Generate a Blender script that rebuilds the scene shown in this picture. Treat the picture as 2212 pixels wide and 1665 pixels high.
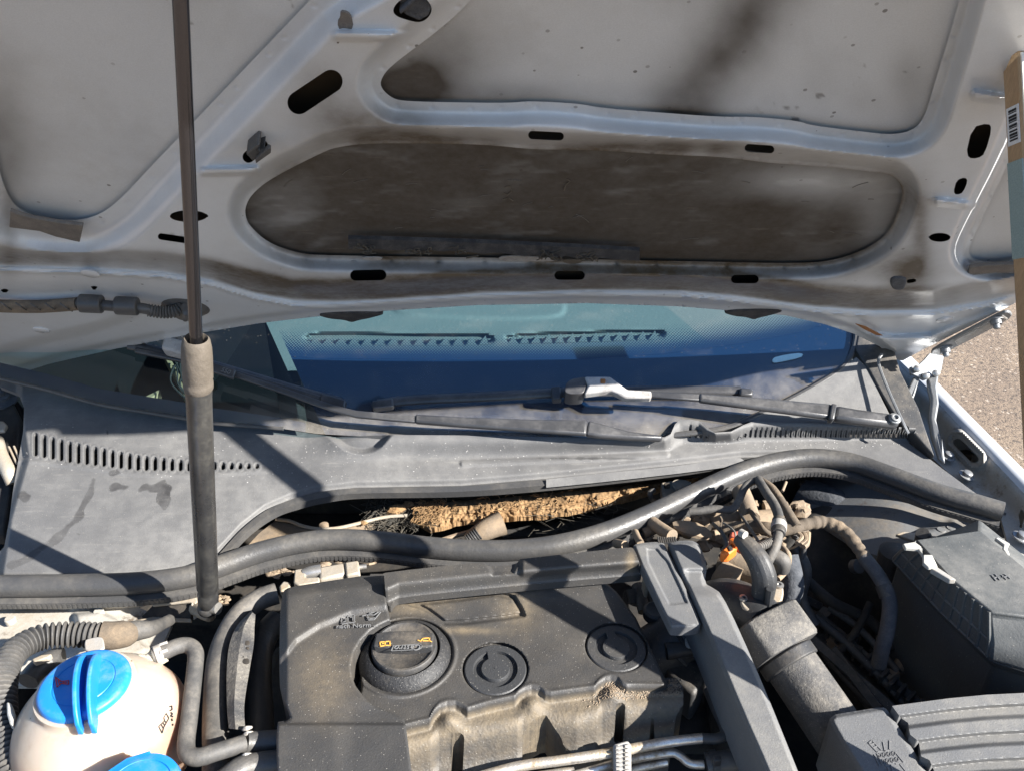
import bpy, math, random
import numpy as np
from mathutils import Vector, Matrix
random.seed(7); rng = np.random.default_rng(7)
R = math.radians
for o in list(bpy.data.objects): bpy.data.objects.remove(o)
C = bpy.context.scene.collection
SC = bpy.context.scene

# ------------------------------------------------------------------ camera, sky, sun
CAM = np.array([0.0, 0.0, 0.57]); PITCH = R(30); FPX = 1736.0; CX, CY = 1106.0, 832.0
cd = bpy.data.cameras.new('Camera'); cam = bpy.data.objects.new('Camera', cd); C.objects.link(cam)
cam.location = CAM; cam.rotation_euler = (R(90) - PITCH, 0, 0)
cd.sensor_fit = 'HORIZONTAL'; cd.angle = 2*math.atan(1106/FPX); cd.clip_start = .01; cd.clip_end = 500
SC.camera = cam
LDIR = Vector((-1.42, .68, -1.0)).normalized()          # the way the sunlight travels
w = bpy.data.worlds.new('World'); SC.world = w; w.use_nodes = True
nt = w.node_tree; nt.nodes.clear()
sky = nt.nodes.new('ShaderNodeTexSky'); sky.sky_type = 'NISHITA'; sky.sun_disc = False
sky.sun_elevation = math.asin(-LDIR.z); sky.sun_rotation = math.atan2(-LDIR.x, -LDIR.y)
sky.air_density = 1.0; sky.dust_density = .6; sky.ozone_density = 4.5
bg = nt.nodes.new('ShaderNodeBackground'); bg.inputs[1].default_value = .07
wo = nt.nodes.new('ShaderNodeOutputWorld'); nt.links.new(sky.outputs[0], bg.inputs[0]); nt.links.new(bg.outputs[0], wo.inputs[0])
sd = bpy.data.lights.new('Sun', 'SUN'); sd.energy = 5.0; sd.angle = R(.5); sd.color = (1, .955, .89)
sun = bpy.data.objects.new('Sun', sd); C.objects.link(sun)
sun.rotation_euler = LDIR.to_track_quat('-Z', 'Y').to_euler(); sun.location = (2, -1, 3)
SC.view_settings.view_transform = 'Standard'; SC.view_settings.look = 'None'
SC.view_settings.exposure = 1.6; SC.view_settings.gamma = 1; SC.view_settings.use_curve_mapping = False
SC.render.engine = 'CYCLES'; SC.cycles.max_bounces = 8; SC.cycles.diffuse_bounces = 4; SC.cycles.transparent_max_bounces = 12
SC.cycles.use_denoising = True; SC.cycles.caustics_reflective = False; SC.cycles.caustics_refractive = False

# ------------------------------------------------------------------ measuring helpers
cp, sp = math.cos(PITCH), math.sin(PITCH)
def ray(px, py):
    xn = (np.asarray(px, float)-CX)/FPX; up = (CY-np.asarray(py, float))/FPX
    return np.stack([xn, cp+sp*up, -sp+cp*up], -1)
def T0(px, py, t): return CAM+ray(px, py)*t
class Plane:
    def __init__(s, o, n):
        s.o = np.array(o, float); s.n = np.array(n, float); s.n /= np.linalg.norm(s.n)
    def at(s, px, py, h=0.0):
        d = ray(px, py); num = np.dot(s.o-CAM, s.n)+h; t = num/(d@s.n)
        return CAM + d*np.asarray(t)[..., None]
def Hz(z): return Plane((0, 0, z), (0, 0, 1))
def Z(px, py, z): return Hz(z).at(px, py)
ALPHA = R(47)
HOOD = Plane((0, .879, .175), (0, -math.sin(ALPHA), -math.cos(ALPHA)))      # outer skin of the open hood; normal points inside
COWL = Plane((0, .83, -.02), (0, -math.sin(R(11)), math.cos(R(11))))
BETA = R(27)
GLASS = Plane((0, .84, -.012), (0, -math.sin(BETA), math.cos(BETA)))
def mpp(P): return float(np.dot(np.asarray(P)-CAM, (0, cp, -sp)))/FPX          # metres per pixel at a point

def S(x): x = np.clip(x, 0, 1); return x*x*(3-2*x)
def seg_d(X, Y, a, b):
    dx, dy = b[0]-a[0], b[1]-a[1]; L = dx*dx+dy*dy+1e-9
    t = np.clip(((X-a[0])*dx+(Y-a[1])*dy)/L, 0, 1)
    return np.hypot(X-a[0]-t*dx, Y-a[1]-t*dy)
def poly_sdf(X, Y, P):                     # positive inside
    d = np.full(X.shape, 1e9); ins = np.zeros(X.shape, bool); n = len(P)
    for i in range(n):
        a, b = P[i], P[(i+1) % n]
        d = np.minimum(d, seg_d(X, Y, a, b))
        if a[1] != b[1]:
            c = (a[1] > Y) != (b[1] > Y)
            ins ^= c & (X < (b[0]-a[0])*(Y-a[1])/(b[1]-a[1])+a[0])
    return np.where(ins, d, -d)
def line_d(X, Y, P):
    d = np.full(X.shape, 1e9)
    for a, b in zip(P[:-1], P[1:]): d = np.minimum(d, seg_d(X, Y, a, b))
    return d
def yat(P, X):                              # height of an open left-to-right curve at X
    P = np.array(P, float); return np.interp(X, P[:, 0], P[:, 1])
def chaikin(P, k=2, closed=True):
    P = [np.array(p, float) for p in P]
    for _ in range(k):
        Q = [] if closed else [P[0]]
        n = len(P)
        for i in range(n if closed else n-1):
            a, b = P[i], P[(i+1) % n]; Q += [a*.75+b*.25, a*.25+b*.75]
        if not closed: Q.append(P[-1])
        P = Q
    return P
def catmull(P, m=8, closed=False):
    P = [np.array(p, float) for p in P]; n = len(P); out = []
    rngi = range(n) if closed else range(n-1)
    for i in rngi:
        if closed: p0, p1, p2, p3 = P[i-1], P[i], P[(i+1) % n], P[(i+2) % n]
        else: p0, p1, p2, p3 = P[max(i-1, 0)], P[i], P[i+1], P[min(i+2, n-1)]
        for k in range(m):
            t = k/m
            out.append(.5*((2*p1)+(-p0+p2)*t+(2*p0-5*p1+4*p2-p3)*t*t+(-p0+3*p1-3*p2+p3)*t**3))
    if not closed: out.append(P[-1])
    return out
_TAB = rng.random((256, 256))
def vn(X, Y, sc, seed=0):
    x = X/sc+seed*17.3+1000; y = Y/sc+seed*9.1+1000; xi = np.floor(x).astype(int); yi = np.floor(y).astype(int); fx_ = S(x-xi); fy_ = S(y-yi)
    g_ = lambda a, b: _TAB[a & 255, b & 255]
    return (g_(xi, yi)*(1-fx_)+g_(xi+1, yi)*fx_)*(1-fy_)+(g_(xi, yi+1)*(1-fx_)+g_(xi+1, yi+1)*fx_)*fy_-.5
def fbm(X, Y, sc, o=4, seed=0): return sum(vn(X, Y, sc/2**i, seed+i)/1.7**i for i in range(o))
def caps(a, b, r): return ('c', a, b, r)

# ------------------------------------------------------------------ materials
MATS = {}
def nodes(name):
    m = bpy.data.materials.new(name); m.use_nodes = True; MATS[name] = m
    t = m.node_tree; b = t.nodes['Principled BSDF']; return m, t, b
def N(t, typ, **kw):
    n = t.nodes.new(typ)
    for k, v in kw.items(): setattr(n, k, v)
    return n
def math_n(t, op, a, b=None, c=None):
    n = N(t, 'ShaderNodeMath', operation=op)
    for i, v in enumerate((a, b, c)):
        if v is None: continue
        if isinstance(v, (int, float)): n.inputs[i].default_value = v
        else: t.links.new(v, n.inputs[i])
    return n.outputs[0]
def ramp(t, x, lo, hi):
    n = N(t, 'ShaderNodeMapRange', interpolation_type='SMOOTHSTEP'); t.links.new(x, n.inputs[0])
    n.inputs[1].default_value = lo; n.inputs[2].default_value = hi; return n.outputs[0]
def noise(t, vec, scale, detail=4, rough=.6, dist=0):
    n = N(t, 'ShaderNodeTexNoise'); t.links.new(vec, n.inputs['Vector'])
    n.inputs['Scale'].default_value = scale; n.inputs['Detail'].default_value = detail; n.inputs['Roughness'].default_value = rough
    n.inputs['Distortion'].default_value = dist; return n.outputs[0]
def mixc(t, f, a, b):
    n = N(t, 'ShaderNodeMix', data_type='RGBA')
    if isinstance(f, (int, float)): n.inputs[0].default_value = f
    else: t.links.new(f, n.inputs[0])
    for i, v in ((6, a), (7, b)):
        if isinstance(v, tuple): n.inputs[i].default_value = (*v, 1)
        else: t.links.new(v, n.inputs[i])
    return n.outputs[2]
def mat(name, base, rough=.55, dust=None, damt=.6, dscale=9, lo=.38, hi=.68, spk=0, spk_scale=260, bump=.15, bscale=420, metal=0,
        coat=0, up=0, grain=.15, attr=None, acol=None, spec=.5, rust=None, sss=0, stretch=None, drough=.9, streak=0, amp=(1.5, .9), spk_col=(.34, .32, .28)):
    m, t, b = nodes(name); L = t.links.new
    g = N(t, 'ShaderNodeNewGeometry'); pos = g.outputs['Position']
    if stretch:
        mp = N(t, 'ShaderNodeMapping'); mp.inputs['Scale'].default_value = stretch; L(pos, mp.inputs[0]); pos = mp.outputs[0]
    col = base; rg = rough
    gn = noise(t, pos, 1100, 3, .75)
    if grain:
        f = ramp(t, gn, .3, .7); col = mixc(t, f, tuple(c*(1-grain) for c in base), tuple(min(1, c*(1+grain)) for c in base))
    if dust:
        f = ramp(t, noise(t, pos, dscale, 8, .68), lo, hi)
        f2 = ramp(t, noise(t, pos, dscale*11, 5, .7), .32, .66)
        f = math_n(t, 'MULTIPLY', math_n(t, 'MULTIPLY_ADD', f2, .55, .45), f); f = math_n(t, 'MULTIPLY', f, damt)
        if up:
            sx = N(t, 'ShaderNodeSeparateXYZ'); L(g.outputs['Normal'], sx.inputs[0])
            f = math_n(t, 'MULTIPLY', f, math_n(t, 'MULTIPLY_ADD', ramp(t, sx.outputs[2], .1, .85), up, 1-up))
        col = mixc(t, f, col, dust); rg = math_n(t, 'MULTIPLY_ADD', f, drough-rough, rough)
    if rust:
        f = ramp(t, noise(t, pos, 38, 8, .75), .55, .72); col = mixc(t, f, col, rust)
    if attr:
        a = N(t, 'ShaderNodeAttribute', attribute_name=attr)
        n2 = noise(t, pos, 14, 8, .65); n3 = noise(t, pos, 120, 4, .7)
        f = math_n(t, 'ADD', a.outputs['Fac'], math_n(t, 'MULTIPLY', math_n(t, 'MULTIPLY', math_n(t, 'SUBTRACT', n2, .5), amp[0]), a.outputs['Fac']))
        f = math_n(t, 'ADD', f, math_n(t, 'MULTIPLY', math_n(t, 'MULTIPLY', math_n(t, 'SUBTRACT', n3, .5), amp[1]), a.outputs['Fac']))
        f = math_n(t, 'MINIMUM', math_n(t, 'MAXIMUM', f, 0), 1)
        fa = f; col = mixc(t, f, col, acol); rg = math_n(t, 'MULTIPLY_ADD', f, .28, rg)
    if streak:
        mp = N(t, 'ShaderNodeMapping'); mp.inputs['Rotation'].default_value = (0, .0, .5); mp.inputs['Scale'].default_value = (14, 120, 50); L(g.outputs['Position'], mp.inputs[0])
        f = math_n(t, 'MULTIPLY', ramp(t, noise(t, mp.outputs[0], 1.6, 6, .7), .56, .8), streak)
        if attr == 'grime_shade': f = math_n(t, 'MULTIPLY', f, fa)
        col = mixc(t, f, col, (.5, .44, .36) if attr == 'grime_shade' else (.4, .38, .34))
    if spk:
        v = N(t, 'ShaderNodeTexVoronoi', feature='F1'); L(g.outputs['Position'], v.inputs['Vector']); v.inputs['Scale'].default_value = spk_scale*1.7
        s1 = math_n(t, 'LESS_THAN', v.outputs['Distance'], .2)
        sc = N(t, 'ShaderNodeSeparateColor'); L(v.outputs['Color'], sc.inputs[0])
        s2 = math_n(t, 'GREATER_THAN', sc.outputs[0], 1-spk); f = math_n(t, 'MULTIPLY', math_n(t, 'MULTIPLY', s1, s2), math_n(t, 'MULTIPLY_ADD', sc.outputs[1], .6, .15))
        col = mixc(t, f, col, spk_col)
    if isinstance(col, tuple): b.inputs['Base Color'].default_value = (*col, 1)
    else: L(col, b.inputs['Base Color'])
    if isinstance(rg, (int, float)): b.inputs['Roughness'].default_value = rg
    else: L(rg, b.inputs['Roughness'])
    b.inputs['Metallic'].default_value = metal; b.inputs['Coat Weight'].default_value = coat; b.inputs['Coat Roughness'].default_value = .2
    b.inputs['Specular IOR Level'].default_value = spec
    if sss:
        b.inputs['Subsurface Weight'].default_value = sss; b.inputs['Subsurface Radius'].default_value = (.03, .018, .01); b.inputs['Subsurface Scale'].default_value = 1
    if bump:
        bn = N(t, 'ShaderNodeBump'); bn.inputs['Strength'].default_value = bump; bn.inputs['Distance'].default_value = .0012
        L(noise(t, g.outputs['Position'], bscale, 3, .65), bn.inputs['Height']); L(bn.outputs[0], b.inputs['Normal'])
    return m

TAN = (.36, .27, .175); GREYD = (.3, .28, .25)
mat('hood_paint', (.66, .69, .715), .28, dust=(.4, .37, .32), damt=.25, dscale=7, lo=.42, hi=.8, bump=.04, bscale=90, attr='grime_shade', acol=(.085, .062, .036), coat=.35, grain=.04, spk=.045, spk_scale=75, spk_col=(.06, .05, .04), amp=(.6, .35))
mat('skin_paint', (.62, .645, .66), .45, dust=(.36, .34, .3), damt=.35, dscale=6, lo=.4, hi=.8, bump=.08, bscale=160, attr='grime_shade', acol=(.042, .03, .018), grain=.06, streak=.14, amp=(.12, .1), spk=.06, spk_scale=75, spk_col=(.06, .05, .04))
mat('wing_grime', (.13, .135, .14), .6, dust=(.26, .21, .15), damt=.6, dscale=14, up=.2, bump=.3, bscale=120, rust=(.08, .06, .045))
mat('car_paint', (.62, .64, .66), .25, dust=GREYD, damt=.3, coat=.6, grain=.02, bump=.02)
mat('bay_paint', (.42, .4, .36), .5, dust=(.3, .25, .18), damt=.75, dscale=12, up=.2, bump=.1, rust=(.12, .085, .055))
mat('cowl_plastic', (.1, .1, .102), .6, dust=(.235, .23, .22), damt=.75, dscale=5, lo=.3, hi=.7, spk=.13, spk_scale=330, bump=.3, bscale=700, up=.3, attr='stain', acol=(.035, .034, .035), streak=.25)
mat('cover_plastic', (.04, .041, .043), .5, dust=(.18, .155, .12), damt=.34, dscale=11, lo=.46, hi=.8, spk=.22, spk_scale=300, bump=.35, bscale=650, up=.6, attr='dust', acol=(.23, .18, .115), amp=(2.6, 2.0))
mat('rail_plastic', (.125, .127, .13), .56, dust=(.3, .28, .24), damt=.45, dscale=9, spk=.15, spk_scale=330, bump=.3, bscale=800, up=.4)
mat('black_plastic', (.032, .033, .035), .5, dust=(.24, .2, .15), damt=.5, dscale=16, up=.7, spk=.12, bump=.25)
mat('collar_plastic', (.022, .022, .023), .6, dust=(.16, .14, .11), damt=.5, dscale=60, lo=.5, hi=.75, spk=.5, spk_scale=420, bump=.6, bscale=420)
mat('box_plastic', (.072, .076, .076), .55, dust=(.25, .24, .22), damt=.55, dscale=10, up=.8, spk=.1, bump=.25)
mat('fuzzy_plastic', (.05, .05, .052), .75, dust=(.27, .245, .205), damt=.62, dscale=30, lo=.35, hi=.62, spk=.6, spk_scale=420, bump=.7, bscale=380, up=.75)
mat('rubber', (.055, .055, .056), .38, dust=(.2, .18, .15), damt=.45, dscale=13, up=.5, bump=.35, bscale=260)
mat('hose_rubber', (.06, .059, .058), .6, dust=(.27, .24, .2), damt=.6, dscale=22, up=.5, bump=.35, bscale=240)
mat('wiper_black', (.04, .041, .045), .3, dust=(.22, .21, .2), damt=.35, dscale=18, up=.7, bump=.12)
mat('wiper_worn', (.4, .39, .38), .5, dust=(.14, .12, .1), damt=.7, dscale=60, bump=.2)
mat('strut_black', (.028, .028, .029), .27, dust=(.17, .16, .135), damt=.32, dscale=22, bump=.15, bscale=160)
mat('strut_collar', (.1, .084, .066), .8, dust=(.16, .135, .11), damt=.7, dscale=40, bump=.45, bscale=200)
mat('strut_rod', (.085, .082, .088), .18, metal=.9, bump=.0, grain=.05)
mat('steel', (.5, .49, .47), .35, dust=(.25, .22, .18), damt=.45, dscale=40, metal=.8, bump=.1)
mat('zinc', (.26, .27, .28), .4, dust=(.3, .28, .24), damt=.35, dscale=50, metal=.55, bump=.08)
mat('alu_pipe', (.7, .66, .6), .3, dust=(.3, .22, .12), damt=.95, dscale=24, lo=.42, hi=.6, metal=.75, up=.3, bump=.5, bscale=260, rust=(.2, .14, .07))
mat('alu_dirty', (.4, .36, .3), .6, dust=(.34, .25, .15), damt=.8, dscale=25, metal=.25, up=.4, bump=.35, bscale=180)
mat('dirt_metal', (.2, .16, .12), .8, dust=(.34, .25, .16), damt=.85, dscale=30, lo=.3, hi=.6, up=.4, bump=.5, bscale=160)
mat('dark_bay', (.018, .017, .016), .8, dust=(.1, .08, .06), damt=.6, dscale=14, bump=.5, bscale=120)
mat('sheath', (.06, .062, .068), .8, dust=(.16, .15, .14), damt=.6, dscale=50, bump=.5, bscale=200)
mat('cloth_tape', (.11, .088, .066), .9, dust=(.29, .215, .14), damt=.8, dscale=40, up=.4, bump=.6, bscale=220)
mat('foam_tan', (.19, .11, .048), .95, dust=(.31, .2, .1), damt=.9, dscale=70, lo=.35, hi=.6, bump=1.0, bscale=150, rust=(.2, .11, .045))
mat('fluff', (.05, .048, .042), .95, dust=(.16, .13, .09), damt=.6, dscale=60, bump=.6)
mat('blue_cap', (.012, .215, .62), .42, dust=(.22, .33, .48), damt=.6, dscale=60, lo=.44, hi=.75, bump=.1, up=.8, grain=.03)
mat('tank_plastic', (.47, .315, .215), .34, dust=(.27, .14, .07), damt=.6, dscale=9, lo=.45, hi=.8, bump=.05, bscale=120, sss=.45, grain=.02, coat=.2)
mat('nipple_plastic', (.7, .62, .48), .35, dust=(.4, .3, .2), damt=.4, sss=.4, bump=.04)
mat('print_black', (.01, .01, .012), .6, bump=0, grain=0)
mat('print_red', (.5, .04, .04), .6, bump=0, grain=0)
mat('print_orange', (.85, .42, .08), .6, bump=0, grain=0)
mat('emboss', (.17, .17, .17), .45, bump=.0, grain=0)
mat('red_plug', (.5, .1, .06), .6, dust=TAN, damt=.5, dscale=50, up=.6)
mat('orange_plug', (.75, .17, .02), .5, dust=TAN, damt=.3, dscale=60)
mat('grey_clip', (.34, .33, .31), .6, dust=TAN, damt=.4, dscale=40)
mat('white_clip', (.46, .45, .41), .5, dust=GREYD, damt=.5, dscale=60)
mat('foam_black', (.028, .028, .03), .9, dust=(.12, .11, .1), damt=.6, dscale=60, bump=.6, bscale=200)
mat('tape_grey', (.12, .11, .1), .85, dust=(.24, .21, .18), damt=.6, dscale=50, bump=.4)
mat('dash_plastic', (.095, .115, .115), .75, bump=.5, bscale=170, grain=.1)
mat('dash_dark', (.012, .014, .014), .8, bump=.1)
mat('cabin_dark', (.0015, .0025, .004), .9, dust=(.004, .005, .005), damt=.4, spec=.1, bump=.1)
mat('cabin_tan', (.2, .16, .09), .8, bump=.1)
mat('frit', (.006, .018, .05), .08, bump=0, grain=0, spec=.9)  # blue tint paints the sky reflection into the black ceramic
mat('wood_edge', (.42, .29, .17), .7, dust=(.3, .19, .1), damt=.6, dscale=20, bump=.2, stretch=(1, 1, .12))
mat('wood_white', (.78, .74, .66), .5, bump=.05)
mat('teal_tone', (.27, .36, .36), .6, bump=.05)  # teal tone for one stretch of the batten's left face
mat('label_white', (.68, .7, .72), .6, bump=0)
mat('rust_spot', (.28, .12, .04), .9, bump=.4)
mat('felt', (.05, .056, .066), .95, dust=(.11, .115, .125), damt=.8, dscale=120, bump=.8, bscale=300)

def tank_mat(zl):
    m, t, b = nodes('tank_shell'); L = t.links.new
    g = N(t, 'ShaderNodeNewGeometry'); pos = g.outputs['Position']; sx = N(t, 'ShaderNodeSeparateXYZ'); L(pos, sx.inputs[0])
    n1 = noise(t, pos, 28, 7, .68); n2 = noise(t, pos, 9, 5, .6)
    lv = ramp(t, math_n(t, 'ADD', sx.outputs[2], math_n(t, 'MULTIPLY', math_n(t, 'SUBTRACT', n2, .5), .02)), zl-.012, zl+.012)
    c = mixc(t, lv, (.38, .25, .18), (.47, .39, .31)); c = mixc(t, math_n(t, 'MULTIPLY', ramp(t, n1, .48, .75), .55), c, (.3, .19, .12))
    c = mixc(t, math_n(t, 'MULTIPLY', ramp(t, n2, .5, .72), .5), c, (.5, .43, .35))
    v = N(t, 'ShaderNodeTexVoronoi'); L(pos, v.inputs['Vector']); v.inputs['Scale'].default_value = 150; sc = N(t, 'ShaderNodeSeparateColor'); L(v.outputs['Color'], sc.inputs[0])
    f = math_n(t, 'MULTIPLY', math_n(t, 'LESS_THAN', v.outputs['Distance'], .14), math_n(t, 'GREATER_THAN', sc.outputs[0], .85)); c = mixc(t, f, c, (.15, .1, .06))
    L(c, b.inputs['Base Color']); b.inputs['Roughness'].default_value = .3; b.inputs['Subsurface Weight'].default_value = .5
    b.inputs['Subsurface Radius'].default_value = (.02, .014, .01); b.inputs['Subsurface Scale'].default_value = 1
    bn = N(t, 'ShaderNodeBump'); bn.inputs['Strength'].default_value = .12; bn.inputs['Distance'].default_value = .002; L(noise(t, pos, 60, 4, .6), bn.inputs['Height']); L(bn.outputs[0], b.inputs['Normal'])
tank_mat(.02)
def ground_mat():
    m, t, b = nodes('ground'); L = t.links.new
    g = N(t, 'ShaderNodeNewGeometry'); pos = g.outputs['Position']
    c = mixc(t, ramp(t, noise(t, pos, 3, 6, .6), .35, .65), (.22, .165, .12), (.31, .235, .165))
    c = mixc(t, ramp(t, noise(t, pos, 60, 6, .75), .5, .62), c, (.1, .08, .065))
    v = N(t, 'ShaderNodeTexVoronoi'); L(pos, v.inputs['Vector']); v.inputs['Scale'].default_value = 70
    sc = N(t, 'ShaderNodeSeparateColor'); L(v.outputs['Color'], sc.inputs[0])
    f = math_n(t, 'MULTIPLY', math_n(t, 'LESS_THAN', v.outputs['Distance'], .35), math_n(t, 'GREATER_THAN', sc.outputs[0], .86))
    c = mixc(t, math_n(t, 'MULTIPLY', f, .8), c, (.48, .4, .32)); L(c, b.inputs['Base Color']); b.inputs['Roughness'].default_value = .95
    bn = N(t, 'ShaderNodeBump'); bn.inputs['Strength'].default_value = .8; bn.inputs['Distance'].default_value = .012
    L(noise(t, pos, 90, 5, .7), bn.inputs['Height']); L(bn.outputs[0], b.inputs['Normal'])
ground_mat()
def glass_mat():
    m, t, b = nodes('glass'); L = t.links.new; t.nodes.remove(b)
    out = [n for n in t.nodes if n.type == 'OUTPUT_MATERIAL'][0]
    tr = N(t, 'ShaderNodeBsdfTransparent'); tr.inputs[0].default_value = (.74, .92, .95, 1)
    gl = N(t, 'ShaderNodeBsdfGlossy'); gl.inputs['Roughness'].default_value = .015
    fr = N(t, 'ShaderNodeFresnel'); gb = N(t, 'ShaderNodeNewGeometry')
    L(math_n(t, 'MULTIPLY_ADD', gb.outputs['Backfacing'], 1/1.62-1.62, 1.62), fr.inputs[0])
    mx = N(t, 'ShaderNodeMixShader'); L(fr.outputs[0], mx.inputs[0]); L(tr.outputs[0], mx.inputs[1]); L(gl.outputs[0], mx.inputs[2])
    df = N(t, 'ShaderNodeBsdfDiffuse'); df.inputs[0].default_value = (.5, .46, .4, 1)
    g = N(t, 'ShaderNodeNewGeometry'); pos = g.outputs['Position']
    at = N(t, 'ShaderNodeAttribute', attribute_name='dust')
    n1 = ramp(t, noise(t, pos, 20, 8, .7), .3, .7)
    f = math_n(t, 'MULTIPLY', math_n(t, 'MULTIPLY', at.outputs['Fac'], math_n(t, 'MULTIPLY_ADD', n1, .7, .3)), .34)
    v = N(t, 'ShaderNodeTexVoronoi'); L(pos, v.inputs['Vector']); v.inputs['Scale'].default_value = 210
    sc = N(t, 'ShaderNodeSeparateColor'); L(v.outputs['Color'], sc.inputs[0])
    sp_ = math_n(t, 'MULTIPLY', math_n(t, 'LESS_THAN', v.outputs['Distance'], .15), math_n(t, 'GREATER_THAN', sc.outputs[0], .62))
    f = math_n(t, 'ADD', f, math_n(t, 'MULTIPLY', sp_, .12)); f = math_n(t, 'ADD', f, .001)
    m2 = N(t, 'ShaderNodeMixShader'); L(f, m2.inputs[0]); L(mx.outputs[0], m2.inputs[1]); L(df.outputs[0], m2.inputs[2])
    L(m2.outputs[0], out.inputs[0])
glass_mat()
def dots_mat():                                         # ceramic print fading out in rows of dots
    m, t, b = nodes('frit_dots'); L = t.links.new
    out = [n for n in t.nodes if n.type == 'OUTPUT_MATERIAL'][0]
    b.inputs['Base Color'].default_value = (.006, .018, .05, 1); b.inputs['Roughness'].default_value = .3  # same sky-reflection blue painted into the print colour
    tr = N(t, 'ShaderNodeBsdfTransparent'); mx = N(t, 'ShaderNodeMixShader')
    g = N(t, 'ShaderNodeNewGeometry'); mp = N(t, 'ShaderNodeMapping'); mp.inputs['Rotation'].default_value = (0, 0, R(45)); mp.inputs['Scale'].default_value = (330, 330, 0)
    L(g.outputs['Position'], mp.inputs[0]); sx = N(t, 'ShaderNodeSeparateXYZ'); L(mp.outputs[0], sx.inputs[0])
    fx = math_n(t, 'SUBTRACT', math_n(t, 'FRACT', sx.outputs[0]), .5); fy = math_n(t, 'SUBTRACT', math_n(t, 'FRACT', sx.outputs[1]), .5)
    d = math_n(t, 'SQRT', math_n(t, 'ADD', math_n(t, 'MULTIPLY', fx, fx), math_n(t, 'MULTIPLY', fy, fy)))
    at = N(t, 'ShaderNodeAttribute', attribute_name='fade')
    f = math_n(t, 'LESS_THAN', d, math_n(t, 'MULTIPLY', at.outputs['Fac'], .72))
    L(f, mx.inputs[0]); L(tr.outputs[0], mx.inputs[1]); L(b.outputs[0], mx.inputs[2]); L(mx.outputs[0], out.inputs[0])
dots_mat()

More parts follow.
